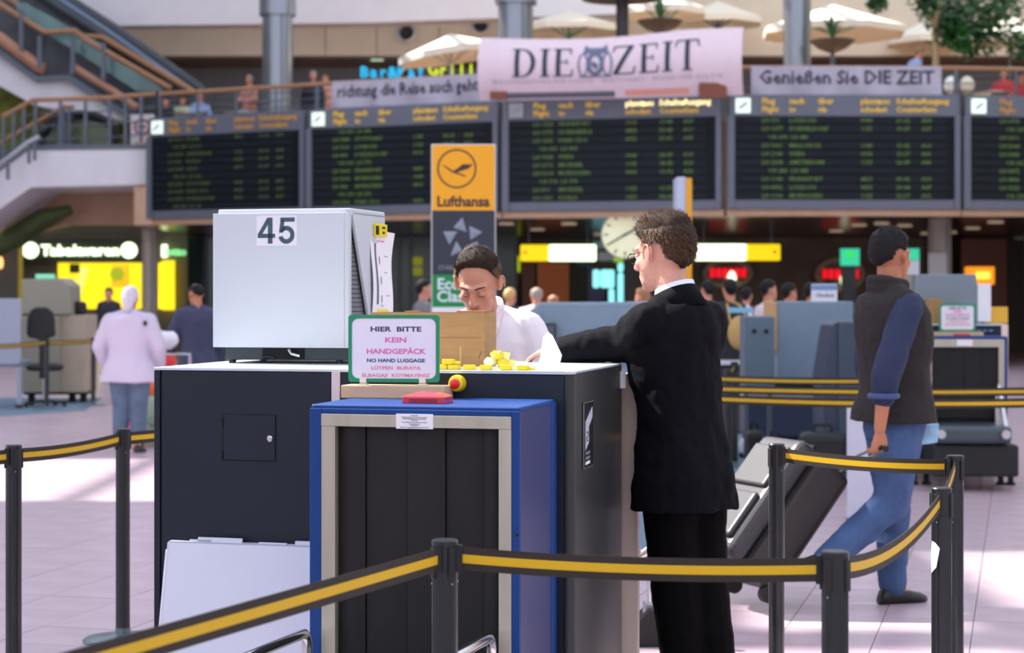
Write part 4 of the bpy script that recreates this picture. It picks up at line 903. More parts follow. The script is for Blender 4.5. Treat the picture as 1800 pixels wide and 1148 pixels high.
tp = plb(MB().box((pxl - .001, max(ty0, YM + .19), tz0), (pxl + .009, ty1, tz1)), 'tape', m_tape, bevel=.002)
plb(MB().box((pxl + .008, max(ty0, YM + .19), tz0 + .006), (pxl + .0098, lerp(max(ty0, YM + .19), ty1, .25), tz1 - .008)).text('SICHER', .011, pmx.inverted() @ pmx @ Matrix(((0, 0, 1, pxl + .0098), (1, 0, 0, lerp(ty0, ty1, .66)), (0, 1, 0, lerp(tz0, tz1, .7)), (0, 0, 0, 1))), 'CENTER', .04, .0003, 1).text('HEIT', .012, Matrix(((0, 0, 1, pxl + .0098), (1, 0, 0, lerp(ty0, ty1, .66)), (0, 1, 0, lerp(tz0, tz1, .3)), (0, 0, 0, 1))), 'CENTER', .04, .0003, 1), 'tape_print', m_gap).parent = tp
by0, bz1 = on_side(668, 545, pxl)
plb(MB().box((pxl - .001, by0 - .05, bz1 - .03), (pxl + .010, by0 + .07, bz1 + .002)), 'tape', m_tape)

# ================================================================== THINGS ON THE SCANNER
# wooden block and framed notice on the tunnel hood
wbx0 = on_front(601, 690, -.10)[0]; wbx1 = on_front(783, 690, -.10)[0]
wb_ = MB().box((wbx0, -.11, TH), (wbx1, -.012, TH + .042)); wb_.v = [MM @ q for q in wb_.v]
solo('wooden_block', wb_, M('pine_block', (206, 172, 138), rough=.6, var=.12, vscale=18, stretch=(.15, 1, 1)), 'pale wooden block on the blue hood carrying the notice', 'wooden block', bevel=.003)
cs = MM @ Vector(((wbx0 + wbx1) / 2, -.062, TH + .042)); syaw = math.radians(-7)
cs.x = X(692.5, cs.y)
ns = T('notice_sign', 'green framed notice HIER BITTE KEIN HANDGEPÄCK standing on the block', 'sign', cs, syaw)
Wn, Hn, z0n = .302, .220, .010; BR = .0115
def rrect(w, h, r, n=5):
    out = []
    for cx_, cy_, a0 in ((w/2 - r, h/2 - r, 0), (-w/2 + r, h/2 - r, math.pi/2), (-w/2 + r, -h/2 + r, math.pi), (w/2 - r, -h/2 + r, 1.5 * math.pi)):
        out += [(cx_ + r * math.cos(a0 + math.pi/2 * i/n), cy_ + r * math.sin(a0 + math.pi/2 * i/n)) for i in range(n + 1)]
    return out
m_fg = M('frame_green', (20, 140, 96), rough=.3)
outer, inner = rrect(Wn, Hn, .010), rrect(Wn - 2*BR, Hn - 2*BR, .022)
fmx = frame((0, 0, z0n + Hn / 2)); n = len(outer); mb = MB()
for zz, rev in ((.005, False), (-.005, True)):
    k = len(mb.v); mb.v += [fmx @ Vector((x, y, zz)) for x, y in outer] + [fmx @ Vector((x, y, zz)) for x, y in inner]
    for i in range(n):
        qd = (k + i, k + (i+1) % n, k + n + (i+1) % n, k + n + i); mb.f.append(qd if not rev else qd[::-1])
for i in range(n):
    mb.f.append((i, 2*n + i, 2*n + (i+1) % n, (i+1) % n)); mb.f.append((n + i, n + (i+1) % n, 3*n + (i+1) % n, 3*n + i))
mb.build('frame', m_fg, ns)
MB().prism(rrect(Wn - .012, Hn - .012, .012), -.003, .0028, fmx).build('sheet', M('sheet_lilac_white', (238, 230, 240), rough=.5), ns)
m_pk = M('print_pink', (232, 110, 176), rough=.6); m_pk2 = M('print_rose', (240, 140, 160), rough=.6)
for s_, y, sz, mm, wpx in (('HIER  BITTE', 579, .0225, m_text, 91), ('KEIN', 598, .0235, m_pk, 38), ('HANDGEPÄCK', 618, .0235, m_pk, 106), ('NO HAND LUGGAGE', 634, .0165, m_text, 104), ('LÜTFEN  BURAYA', 647, .0155, m_pk2, 89), ('ELBAGAJI  KOYMAYINIZ', 660, .0155, m_pk2, 122)):
    vs, fs = text_mesh(s_, 'CENTER', .028, .01, 3, 1.0); mw = max(v[0] for v in vs) - min(v[0] for v in vs)
    k = wpx / 540.0 / mw
    xo = (696 - 692.5) / 540.0
    ztx = Z(y, cs.y) - cs.z
    hh = max(v[1] for v in vs) - min(v[1] for v in vs); cyy = -.02
    MB().add([(v[0] * k, (v[1]) * sz * .98, v[2] * .01) for v in vs], fs, frame((xo, -.0034, ztx))).build('print_line', mm, ns)
for x in (-.102, .095): MB().box((x - .016, -.014, 0), (x + .016, .012, .004)).box((x - .011, -.008, .002), (x + .011, -.0055, .022)).box((x - .011, .0055, .002), (x + .011, .008, .022)).box((x - .011, -.008, .002), (x + .011, .008, z0n - .0005)).build('foot_clip', M('clear_plastic', (236, 226, 214), rough=.3), ns, bevel=.001)

# cardboard box
m_card = M('cardboard', (164, 124, 78), rough=.75, var=.10, vscale=9, bump=.06, bscale=30, stretch=(1, 1, 5))
yc = .24
bx0, bzt = on_front(652, 549, yc); bx1, _ = on_front(852, 549, yc)
cb = T('cardboard_box', 'open brown cardboard box behind the green framed notice', 'box', MM @ Vector(((bx0 + bx1) / 2, yc + .1, CH)), rzm)
cmx = ROOTM[cb.name].inverted() @ MM
def cbb(mb, name, mat=m_card, **kw): mb.v = [cmx @ q for q in mb.v]; return mb.build(name, mat, cb, **kw)
bd = .15; zb0 = CH + .001
cbb(MB().box((bx0, yc, zb0), (bx1, yc + .005, bzt)), 'wall'); cbb(MB().box((bx0, yc + bd - .005, zb0), (bx1, yc + bd, bzt)), 'wall')
cbb(MB().box((bx0, yc + .005, zb0), (bx0 + .005, yc + bd - .005, bzt)), 'wall'); cbb(MB().box((bx1 - .005, yc + .005, zb0), (bx1, yc + bd - .005, bzt)), 'wall')
cbb(MB().box((bx0 + .005, yc + .005, zb0), (bx1 - .005, yc + bd - .005, zb0 + .005)), 'bottom')
cbb(MB().box((bx1 - .10, yc + .004, bzt + .001), (bx1 - .003, yc + .09, bzt + .006)), 'flap')
cbb(MB().box((bx0 + .12, yc + .004, bzt + .001), (bx0 + .17, yc + .06, bzt + .005)), 'flap')
cbb(MB().box((bx0 + .25, yc - .0008, zb0 + .10), (bx1 - .01, yc, zb0 + .102)), 'crease', M('card_dark', (130, 96, 58)))
cbb(MB().box((bx1 - .088, yc - .0008, zb0 + .01), (bx1 - .083, yc, zb0 + .07)), 'scuff', M('card_light', (190, 154, 108)))
cbb(MB().bar((bx1 - .022, yc - .0005, zb0 + .03), (bx1 - .012, yc - .0005, zb0 + .055), .001, .005), 'scuff', M('card_dark', ()))

# yellow plastic tags in a row along the front edge
m_tag = M('tag_yellow', (226, 200, 22), rough=.35); m_clear = M('tag_clear', (230, 222, 180), rough=.25)
LT = ['yellow plastic tag nearest the notice frame', 'yellow plastic tag second from the notice frame', 'lower yellow tag under the stacked one', 'yellow tag stacked on top of another', 'yellow plastic tag beside the crumpled wrappers', 'yellow plastic tag second from the right end', 'yellow plastic tag at the right end of the row']
for i, (px, py, dz, a) in enumerate(((784, 646, 0, .1), (806, 646, 0, -.05), (834, 646, 0, .05), (833, 641, .018, -.12), (865, 646, 0, .08), (896, 647, 0, -.03), (927, 647, 0, .0))):
    q = hit(px, py + 3, (0, 0, CH), Vector((0, 0, 1)))
    lo_ = MI @ q; lo_.y = min(max(lo_.y, .028), .05); q = MM @ lo_
    tg = T('plastic_tag', LT[i], 'tag', (q.x, q.y, CH + dz), rzm + a + .12, 'yellow tags on the scanner edge')
    MB().prism([(-.021, -.012), (.012, -.012), (.019, -.005), (.019, .008), (.012, .012), (-.021, .012)], .0005, .0165).build('shell', m_tag, tg, bevel=.002)
    MB().prism([(.018, -.005), (.034, -.009), (.040, .0), (.034, .010), (.018, .007)], .001, .010).build('clear_tail', m_clear if i % 3 else m_tag, tg, bevel=.001)
# crumpled yellow wrappers by the box
rnd = random.Random(4)
for i, (px, py, mm, lab) in enumerate(((862, 637, m_clear, 'crumpled clear wrapper against the cardboard box'), (874, 628, m_tag, 'crumpled dark yellow wrapper on top of the little heap'), (884, 637, m_tag, 'crumpled yellow wrapper with a pointed end beside the box'))):
    c = hit(px, 641, MM @ Vector((0, .20, 0)), nF); c.z = CH
    mb = MB(); R = (.021, .019, .018)[i]; rings = []
    base = Vector((c.x, c.y, CH + R * (.8 if i != 1 else 2.1)))
    mb.ell(base, (R * 1.1, R * .9, R * .8), 10, 7)
    for q in mb.v:
        dq = (q - base); dq *= 1 + .55 * noise.noise(q * 90 + Vector((i * 7, 0, 0))); q.xyz = base + dq
    zmin = min(q.z for q in mb.v)
    for q in mb.v: q.z += (CH + .0005 - zmin) if i != 1 else (CH + .026 - zmin)
    wr = T('wrapper', lab, 'wrapper', (c.x, c.y, CH), 0, 'wrappers by the cardboard box')
    mb.build('crumple', mm, wr, world=True)
    MB().add([base + Vector((.01, 0, 0)), base + Vector((.038, -.01, -.012)), base + Vector((.045, .0, .012)), base + Vector((.02, .005, .016))], [(0, 1, 2, 3)]).build('torn_end', M('tag_pale', (248, 224, 130), rough=.4), wr, world=True)
# sunlit sheet of paper beside the guard's arm
A = MM @ Vector((0, .80, CH)); d = A.y + .1
# ================================================================== BARRIER POSTS AND BELTS
m_post = M('post_black', (40, 44, 46), rough=.28, metal=.35, coat=.3)
m_postrib = M('post_groove', (20, 21, 23), rough=.5)
m_disc = M('post_base', (96, 116, 122), rough=.3, metal=.3)
m_web = M('belt_webbing', (46, 38, 32), rough=.75, bump=.1, bscale=400)
m_str = M('belt_yellow', (216, 172, 6), rough=.55)
m_strd = M('belt_yellow_far', (200, 160, 10), rough=.55)
PH = .95
def make_post():
    r = T('barrier_post', 'x', 'barrier post', (0, 0, 0), 0, 'black belt barrier posts')
    prof = []; n = 48
    for i in range(n):
        a = 2 * math.pi * i / n; g = abs(((a - .35) / (math.pi / 2) + .5) % 1 - .5)
        prof.append(((.0315 - (.0035 if g < .07 else 0)) * math.cos(a), (.0315 - (.0035 if g < .07 else 0)) * math.sin(a)))
    MB().prism(prof, .02, PH - .006).build('post', m_post, r, smooth=True)
    MB().lathe([(.0325, PH - .012), (.0325, PH - .003), (.030, PH), (0, PH)], 28).build('cap', m_post, r, smooth=True)
    MB().lathe([(.176, 0), (.176, .008), (.168, .016), (.06, .024), (.036, .034), (.033, .06)], 44).build('base', m_disc, r, smooth=True)
    for k in range(4):
        a = .35 + k * math.pi / 2; mx = Matrix.Rotation(a, 4, 'Z')
        MB().cbox((.0315, 0, PH - .055), (.010, .020, .075), mx).build('belt_socket', m_postrib, r, bevel=.002)
        MB().lathe([(.0022, 0), (.0022, .0015)], 8, mx @ Matrix.Translation((.036, 0, PH - .105)) @ Matrix.Rotation(math.pi/2, 4, 'Y')).build('screw', m_alu, r)
    return r
post0 = make_post(); used = [False]
def post(px, d, label, rz=0.0, xy=None):
    if not used[0]: o = post0; used[0] = True
    else: o = copy_tree(post0)
    o.location = (X(px, d), d, 0) if xy is None else (xy[0], xy[1], 0); o.rotation_euler = (0, 0, rz); o['label'] = label
    return Vector(o.location)
def belt(a, b, label, sag=.02, z=.905, z2=None, off=True, h=.056, far=False):
    a = Vector(a); b = Vector(b); t = (b - a); t.z = 0; t.normalize(); n = Vector((-t.y, t.x, 0))
    a = a + t * .036; b = b - t * .036; z2 = z if z2 is None else z2
    r = T('barrier_belt', label, 'barrier belt', ((a.x + b.x) / 2, (a.y + b.y) / 2, z - .1), 0, 'black belts with a yellow stripe')
    N = 14
    def run(hh, th, nm, mat):
        rings = []
        for i in range(N + 1):
            u = i / N; q = a.lerp(b, u); q.z = lerp(z, z2, u) - sag * 4 * u * (1 - u)
            rings.append([q + n * th + Vector((0, 0, hh)), q - n * th + Vector((0, 0, hh)), q - n * th - Vector((0, 0, hh)), q + n * th - Vector((0, 0, hh))])
        MB().loft(rings).build(nm, mat, r, world=True)
    run(h / 2, .0012, 'webbing', m_web); run(h * .19, .0018, 'yellow_stripe', m_str if not far else m_strd)
    for q, zz in ((a, z), (b, z2)): MB().cbox((q.x, q.y, zz), (.016, .016, .066)).build('end_clip', m_postrib, r, world=True)
    return r
pC = post(782, 4.74, 'barrier post in front of the scanner tunnel', .2)
pR = post(1468, 4.53, 'nearest barrier post at right, in front of the suitcase', .55)
p2 = post(1655, 6.02, 'barrier post at right with a torn white sticker', .6)
p3 = post(1679, 7.23, 'barrier post directly behind the stickered one', .3)
p4 = post(1365, 7.79, 'barrier post between the suited man and the suitcase', .1)
pN = post(0, 0, 'barrier post below the bottom edge left of the scanner', .1, (-.98, 2.86))
pL1 = post(24, 7.73, 'barrier post at the left picture edge', .1)
pL2 = post(216, 8.66, 'barrier post with its round base showing, left of the scanner', .25)
pL0 = post(-170, 7.2, 'barrier post outside the left picture edge', .2)
pLh = post(470, 9.5, 'barrier post hidden behind the scanner', .2)
belt(pN, pC, 'near belt rising from the lower left corner to the tunnel post', .0)
belt(pC, pR, 'near belt crossing in front of the scanner and the suited man', .012)
belt(pR, p2, 'sagging belt between the nearest right post and the stickered post', .05)
belt(p2, p3, 'short steep belt linking the two posts at the right', .01)
belt(p4, p3, 'belt passing in front of the walking man at hip height', .012)
belt(pL0, pL1, 'belt end running out of the left picture edge', .0)
belt(pL1, pL2, 'belt between the two left posts over the sunlit floor', .012)
belt(pL2, pLh, 'belt from the left post disappearing behind the scanner', .0)
c = p2 + Vector((-.026, -.019, PH - .215))
solo('torn_sticker', MB().prism([(-.012, -.05), (.008, -.03), (.022, .03), (.004, .045), (-.010, .05), (-.014, .01)], 0, .0012, frame(c, -.95)), m_paper, 'torn white sticker on a barrier post at right', 'sticker')
# background belts behind the suited man
f1 = post(1190, 13.4, 'barrier post hidden behind the suited man, farther one'); f2 = post(1235, 12.0, 'barrier post hidden behind the suited man, nearer one'); f3 = post(1900, 13.0, 'barrier post outside the right edge, farther one'); f4 = post(1880, 11.6, 'barrier post outside the right edge, nearer one')
f5 = post(1232, 14.9, 'third barrier post hidden behind the suited man'); f6 = post(1560, 14.4, 'barrier post hidden behind the man in the vest')
belt(f5, f6, 'topmost of the three belts right of the suited man', .01, far=True)
belt(f1, f3, 'middle of the three belts right of the suited man', .02, far=True)
belt(f2, f4, 'lowest of the three belts right of the suited man', .02, far=True)
f7 = post(1291, 17.3, 'far barrier post standing just right of the suited man'); f8 = post(1278, 15.6, 'far barrier post half hidden by the suited man')
belt(f8, f7, 'short far belt between two posts right of the suited man', .01, far=True)
g1 = post(82, 26.0, 'far barrier post in front of the black office chair'); g2 = post(164, 27.0, 'far barrier post beside the woman in white'); g0 = post(-40, 23.6, 'far barrier post outside the left edge')
belt(g0, g1, 'far belt crossing the grey desk at left', .01, far=True); belt(g1, g2, 'far belt between chair and woman in white', .01, far=True)

# ================================================================== BACKGROUND DESKS AND SCANNERS
m_bgrey = M('counter_bluegrey', (126, 146, 164), rough=.45, var=.04)
m_bgrey2 = M('counter_bluegrey_dark', (96, 114, 130), rough=.45)
m_navy2 = M('counter_navy', (54, 64, 86), rough=.5)
m_beige = M('console_beige', (176, 160, 140), rough=.55, var=.04)
m_beige2 = M('console_grey', (146, 142, 128), rough=.55)
def tb(root, px0, y0, px1, y1, d, th, name, mat, bevel=.01, parent=None):
    mb = MB().box((X(px0, d), d, Z(y1, d)), (X(px1, d), d + th, Z(y0, d))); return mb.build(name, mat, parent or root, world=True, bevel=bevel)
# desk partition behind the guard's shoulder
d = 16.5; r = T('checkin_counter', 'blue-grey check-in counter between the men in white shirt and dark suit', 'counter', (X(1060, d), d + .3, 0), 0)
MB().prism([(X(926, d), .12), (X(926, d), Z(552, d)), (X(950, d), Z(532, d)), (X(1200, d), Z(530, d)), (X(1200, d), .12)], -.5, 0, frame((0, d, 0))).build('body', m_bgrey, r, world=True, bevel=.02)
tb(r, 955, 544, 1195, 640, d - .012, .012, 'raised_panel', m_bgrey, .004)
mo = tb(r, 930, 568, 978, 640, d - .10, .06, 'monitor', M('monitor_frame', (46, 50, 56), rough=.4)); tb(r, 934, 573, 974, 640, d - .108, .01, 'screen', M('monitor_screen', (84, 94, 104), rough=.2), .002, mo)
MB().box((X(930, d), d + .05, 0), (X(1195, d), d + .45, .12)).build('plinth', m_gap, r, world=True)
# counters right of the suited man
d = 18.6; r = T('checkin_counter', 'pale blue-grey check-in counter left of the walking man', 'counter', (X(1437, d), d + .4, 0), 0)
tb(r, 1366, 530, 1500, 672, d, .6, 'upper_panel', m_bgrey, .01); tb(r, 1356, 530, 1366, 616, d - .02, .6, 'wood_end', M('pale_wood', (206, 164, 110), rough=.5), .005)
tb(r, 1310, 705, 1442, 768, d + .1, .5, 'lower_panel', m_navy2); tb(r, 1310, 690, 1442, 704, d + .12, .45, 'shelf', M('shelf_pale', (180, 166, 166), rough=.5))
for px in (1318, 1372, 1436):
    MB().box((X(px, d) - .03, d + .2, 0), (X(px, d) + .03, d + .26, Z(690, d))).build('leg', m_navy2, r, world=True)
tb(r, 1440, 530, 1446, 770, d + .55, .05, 'back_post', m_navy2)
MB().box((X(1366, d), d + .3, .02), (X(1498, d), d + .55, .9)).build('back_panel', m_navy2, r, world=True)
d = 18.0; r = T('grey_cabinet', 'blue-grey cabinet with two dark knobs right of the suited man', 'cabinet', (X(1335, d), d + .2, 0)); tb(r, 1309, 556, 1362, 682, d, .4, 'body', m_bgrey2)
for px in (1326, 1347): MB().ell(P(px, 582, d - .01), (.02, .02, .02)).build('knob', m_gap, r, world=True, smooth=True)
for px in (1314, 1356): MB().box((X(px, d) - .02, d + .1, 0), (X(px, d) + .02, d + .14, Z(680, d))).build('leg', m_slate, r, world=True)
d = 16.4; r = T('sloped_cabinet', 'dark navy sloped cabinet behind the walking man', 'cabinet', (X(1490, d), d + .3, 0)); MB().prism([(X(1448, d), .03), (X(1448, d), Z(660, d)), (X(1462, d), Z(572, d)), (X(1474, d), Z(565, d)), (X(1545, d), Z(565, d)), (X(1545, d), .03)], -.6, 0, frame((0, d, 0))).build('body', m_navy2, r, world=True, bevel=.01)
tb(r, 1474, 566, 1546, 800, d - .03, .03, 'front_panel', M('navy_slate', (58, 74, 92), rough=.4)); MB().box((X(1450, d), d + .05, 0), (X(1540, d), d + .5, .03)).build('foot', m_gap, r, world=True)
d = 13.2; r = T('white_partition', 'white upright panel behind the legs of the walking man', 'partition', (X(1510, d), d, 0)); tb(r, 1490, 706, 1536, 912, d, .05, 'panel', M('pale_lilac_panel', (200, 200, 216), rough=.4)); MB().box((X(1494, d), d - .1, 0), (X(1532, d), d + .15, .02)).build('foot', m_slate, r, world=True)
r = T('desk_sign', 'small white and blue sign on the pale check-in counter', 'sign', P(1450, 530, 18.8)); MB().box((-.13, 0, 0), (.12, .02, .17)).build('card', m_paper, r); MB().box((-.13, -.002, .11), (.12, 0, .16)).build('blue_heading', M('sign_blue', (120, 150, 200)), r); MB().text('Check-in', .05, frame((0, -.003, .06)), 'CENTER', .01, .001, 1).build('lettering', m_text, r)
# luggage on the floor there
def bag(px, py, d, w_, h_, mat, label):
    c = Vector((X(px, d), d, 0)); r = T('travel_bag', label, 'bag', c); mb = MB().box((-w_/2, -.15, .03), (w_/2, .15, h_)); mb.build('body', mat, r, bevel=.06, seg=3)
    MB().tube([(-w_*.2, 0, h_ - .02), (-w_*.18, 0, h_ + .06), (w_*.18, 0, h_ + .06), (w_*.2, 0, h_ - .02)], .014, 6).build('handle', m_black, r, smooth=True)
    for s in (-1, 1): MB().lathe([(.03, -.015), (.03, .015)], 12, Matrix.Translation((s * w_ * .35, 0, .03)) @ Matrix.Rotation(math.pi/2, 4, 'X')).build('wheel', m_black, r)
bag(1326, 790, 17.9, .16, .30, m_black, 'small black bag on the floor right of the suited man'); bag(1312, 800, 18.3, .12, .20, M('bag_pale', (190, 196, 204)), 'small pale bag on the floor right of the suited man'); bag(1446, 830, 15.9, .38, .42, m_black, 'black bag on the floor below the sloped cabinet'); bag(1362, 790, 17.4, .2, .25, M('bag_tan', (180, 160, 130)), 'tan bag behind the small black bag')
# foot of the conveyor seen between suited man and scanner
d = 8.6; r = T('guard_rail', 'chrome tube guard rail with clamp right of the scanner', 'guard rail', (X(1150, d), d, 0))
MB().tube([P(1090, 998, d), P(1125, 978, d), P(1152, 960, d), P(1160, 968, d), P(1157, 1000, d), (X(1156, d), d, .13)], .022, 12).build('tube', m_chrome, r, smooth=True, world=True)
c = P(1150, 1075, d); MB().cbox(c, (.10, .07, .09)).build('clamp', m_alu, r, world=True, bevel=.01); MB().lathe([(.032, .13), (.032, .40)], 14).build('sleeve', m_chrome, r, smooth=True)
MB().prism([(-.16, 0), (.16, 0), (.14, .04), (.03, .16), (-.03, .16), (-.14, .04)], -.1, .1, frame((0, 0, 0))).build('foot', m_black, r)
MB().box((-.25, -.02, .30), (-.06, .10, .42)).build('bracket', M('bracket_tan', (186, 150, 120), rough=.5), r, bevel=.01)
tr = T('luggage_trolley', 'low grey luggage trolley standing beyond the suited man', 'trolley', (X(1125, 15.2), 15.2, 0)); MB().box((-.10, -.3, .12), (.30, .3, .15)).build('deck', m_alu, tr, bevel=.01); MB().tube([(-.1, -.28, .1), (.1, -.28, .45), (.28, -.28, .1)], .02, 8).build('bow', m_chrome, tr)
for a in (-.05, .25):
    for b in (-.25, .25): MB().lathe([(.05, -.015), (.05, .015)], 14, Matrix.Translation((a, b, .05)) @ Matrix.Rotation(math.pi/2, 4, 'X')).build('wheel', m_black, tr)
MB().box((-.08, -.28, .145), (-.04, .28, .16)).build('deck_slat', m_slate, tr)

# ---- second scanner at right (same make, farther away)
d = 15.6; rz2 = math.radians(-3); o2 = Vector((X(1787, d + .1), d + .45, 0))
s2 = T('xray_scanner', 'second x-ray scanner with blue hood behind the walking man', 'x-ray scanner', o2, rz2)
W2 = .77
MB().box((-1.0 + .10, 0, .18), (0, .75, CH)).build('cabinet', m_navy, s2, bevel=.008); MB().box((-.9, -.003, CH - .008), (.0, .75, CH + .004)).build('top_plate', m_navytop, s2); MB().box((-.035, -.004, .18), (.02, .7, CH)).build('side_trim', M('beige_flange', ()), s2)
tx0, tx1, ty = -.745, -.075, -.45
MB().box((tx0, ty + .01, .30), (tx0 + .02, 0, TH - .01)).box((tx1 - .02, ty + .01, .30), (tx1, 0, TH - .01)).build('tunnel_hood', m_blueside, s2); MB().box((tx0, ty, TH - .02), (tx1, 0, TH)).build('hood_top', m_blue, s2, bevel=.005)
for a, b in ((tx0, tx0 + .02), (tx1 - .025, tx1)): MB().box((a, ty - .002, .30), (b, ty + .01, TH - .02)).build('front_border', m_blue, s2)
MB().box((tx0 + .02, ty - .004, TH - .085), (tx1 - .025, ty + .012, TH - .022)).build('steel_lintel', m_brush, s2)
for a, b in ((tx0 + .02, tx0 + .065), (tx1 - .07, tx1 - .025)): MB().box((a, ty - .002, .32), (b, ty + .03, TH - .085)).build('steel_jamb', m_brush, s2)
for i in range(4): a = lerp(tx0 + .066, tx1 - .071, i / 4); b = lerp(tx0 + .066, tx1 - .071, (i + 1) / 4); MB().box((a + .001, ty + .02 + .006 * (i % 2), .55), (b - .001, ty + .028 + .006 * (i % 2), TH - .086)).build('curtain_strip', m_curt, s2)
MB().box((tx0 + .066, ty + .04, .40), (tx1 - .071, ty + .06, TH - .086)).build('tunnel_inside', m_gap, s2)
MB().box((-.48, ty - .007, TH - .075), (-.355, ty - .004, TH - .025)).build('notice_sticker', m_paper, s2); MB().box((-.48, ty + .06, TH), (-.36, ty + .16, TH + .025)).build('warning_lamp', M('lamp_red', ()), s2, bevel=.006)
for x in (-.80, -.70, -.10, -.02):
    for y in (-.3, .6): MB().box((x - .02, y - .02, .02), (x + .02, y + .02, .30)).build('leg', m_gap, s2); MB().lathe([(.04, 0), (.04, .02)], 12, Matrix.Translation((x, y, 0))).build('levelling_foot', m_gap, s2)
MB().box((tx0 + .02, ty - .5, .38), (tx1 - .06, ty, .52)).build('conveyor_belt', M('belt_grey', (66, 76, 84), rough=.3), s2, bevel=.04, seg=4); MB().box((tx0 + .0, ty - .45, .12), (tx1 - .0, ty + .1, .37)).build('conveyor_base', m_black, s2, bevel=.02)
for x, z in ((tx1 - .09, .82), (tx0 + .03, .82)): MB().tube([(x, ty - .03, .40), (x, ty - .03, z - .04), (x, ty - .07, z), (x, ty - .13, z - .04), (x, ty - .40, .50)], .02, 10).build('tube_rail', m_chrome, s2, smooth=True)
for x in (tx0 + .05, tx1 - .12): MB().lathe([(.035, 0), (.035, .05)], 14, Matrix.Translation((x, ty - .51, .46)) @ Matrix.Rotation(math.pi/2, 4, 'X')).build('roller_end', m_alu, s2, smooth=True)
for i in range(5): MB().cbox((-.32 + i * .05, -.004, CH - .05), (.03, .006, .012)).build('button', M('button_blue', (110, 140, 200)), s2)
# its notice, block and monitor
ROOTM[s2.name] = rotz(o2, rz2); S2 = ROOTM[s2.name]
b2 = MB().box((-.62, -.10, TH), (-.20, -.01, TH + .03)); b2.v = [S2 @ q for q in b2.v]; solo('wooden_block', b2, M('pine_block', ()), 'pale wooden block under the notice of the far scanner', 'wooden block')
n2 = T('notice_sign', 'green framed notice on the far scanner at right', 'sign', S2 @ Vector((-.405, -.05, TH + .03)), rz2)
MB().prism(rrect(.30, .23, .012), -.004, .004, frame((0, 0, .117))).build('frame', m_fg, n2); MB().prism(rrect(.265, .195, .02), .004, .006, frame((0, 0, .117))).build('sheet', m_paper, n2)
for s_, z, mm, sz in (('HIER BITTE', .195, m_text, .03), ('KEIN', .168, m_pk, .03), ('HANDGEPÄCK', .138, m_pk, .03), ('NO HAND LUGGAGE', .110, m_text, .02), ('LÜTFEN BURAYA', .085, m_pk2, .02), ('ELBAGAJI KOYMAYINIZ', .06, m_pk2, .02)): MB().text(s_, sz, frame((0, -.007, z)), 'CENTER', .02, .0004, 1).build('print_line', mm, n2)
m3 = T('monitor_housing', 'grey monitor housing on the far scanner at right', 'monitor', S2 @ Vector((-.40, .42, CH)), rz2)
MB().prism([(-.32, .22), (-.30, .42), (.21, .42), (.25, .02), (-.10, .02), (-.32, .10)], -.36, 0, frame((0, -.15, 0))).build('case', M('housing_grey', (120, 132, 142), rough=.5), m3, bevel=.01); MB().box((-.46, -.10, .12), (-.31, .25, .42)).build('beige_side', m_beige2, m3); MB().box((-.40, -.106, .22), (-.36, -.10, .30)).build('label', m_paper, m3); MB().box((-.2, -.1, 0), (.2, .2, .025)).build('base', m_gap, m3); MB().box((.22, -.16, .02), (.33, .1, .34)).build('paper_flap', m_paper, m3)
MB().box((-.43, -.02, 0), (-.34, .2, .13)).build('support', m_gap, m3)
yb_ = MB().box((.02 - .12, .30, CH), (.10, .42, CH + .14)); yb_.v = [S2 @ (q + Vector((-.02, 0, 0.004))) for q in yb_.v]; solo('yellow_carton', yb_, M('carton_yellow', (226, 170, 50), rough=.5), 'yellow carton on the right end of the far scanner', 'box', bevel=.004)
cb2 = MB().box((-.62, .10, CH + .004), (-.50, .3, CH + .21)); cb2.v = [S2 @ q for q in cb2.v]; solo('cardboard_box', cb2, m_card, 'small cardboard box left of the far notice', 'box', bevel=.003)

# ---- consoles and office chair far left
d = 27.5; r = T('scanner_console', 'beige console with sloped monitor box at far left', 'console', (X(95, d), d + .4, 0))
tb(r, 38, 556, 105, 690, d, .8, 'front_cabinet', m_beige2); tb(r, 104, 554, 150, 690, d + .1, .8, 'side_cabinet', m_beige); MB().prism([(X(37, d), Z(552, d)), (X(37, d), Z(491, d)), (X(106, d), Z(489, d)), (X(121, d), Z(502, d)), (X(123, d), Z(554, d))], -.7, 0, frame((0, d + .05, 0))).build('monitor_box', m_beige2, r, world=True, bevel=.02)
MB().box((X(38, d), d + .1, .12), (X(148, d), d + .7, Z(690, d))).build('plinth', m_gap, r, world=True)
for px in (48, 120, 140): MB().box((X(px, d) - .04, d + .2, 0), (X(px, d) + .04, d + .3, .13)).build('foot', m_gap, r, world=True)
tb(r, 62, 482, 92, 490, d + .2, .2, 'small_display', M('display_lit', (130, 220, 180), emit=.4)); tb(r, 124, 530, 146, 554, d + .3, .3, 'headset', m_black, .05)
d = 26.3; r = T('grey_desk', 'grey-blue desk panel with thin legs at the left picture edge', 'desk', (X(0, d), d + .3, 0)); tb(r, -60, 525, 37, 641, d, .03, 'modesty_panel', M('desk_lilac', (158, 164, 182), rough=.5)); tb(r, -60, 635, 37, 645, d + .03, .6, 'desk_top', m_bgrey)
for px in (-50, 33):
    for dd in (d + .03, d + .55): MB().box((X(px, dd) - .03, dd, .05), (X(px, dd) + .03, dd + .05, Z(640, dd))).build('leg', M('desk_lilac', ()), r, world=True); MB().lathe([(.05, 0), (.05, .05)], 12, Matrix.Translation((X(px, dd), dd + .02, 0))).build('castor', m_black, r, world=True)
d = 26.7; r = T('office_chair', 'black swivel office chair in front of the beige console', 'chair', (X(79, d), d, 0))
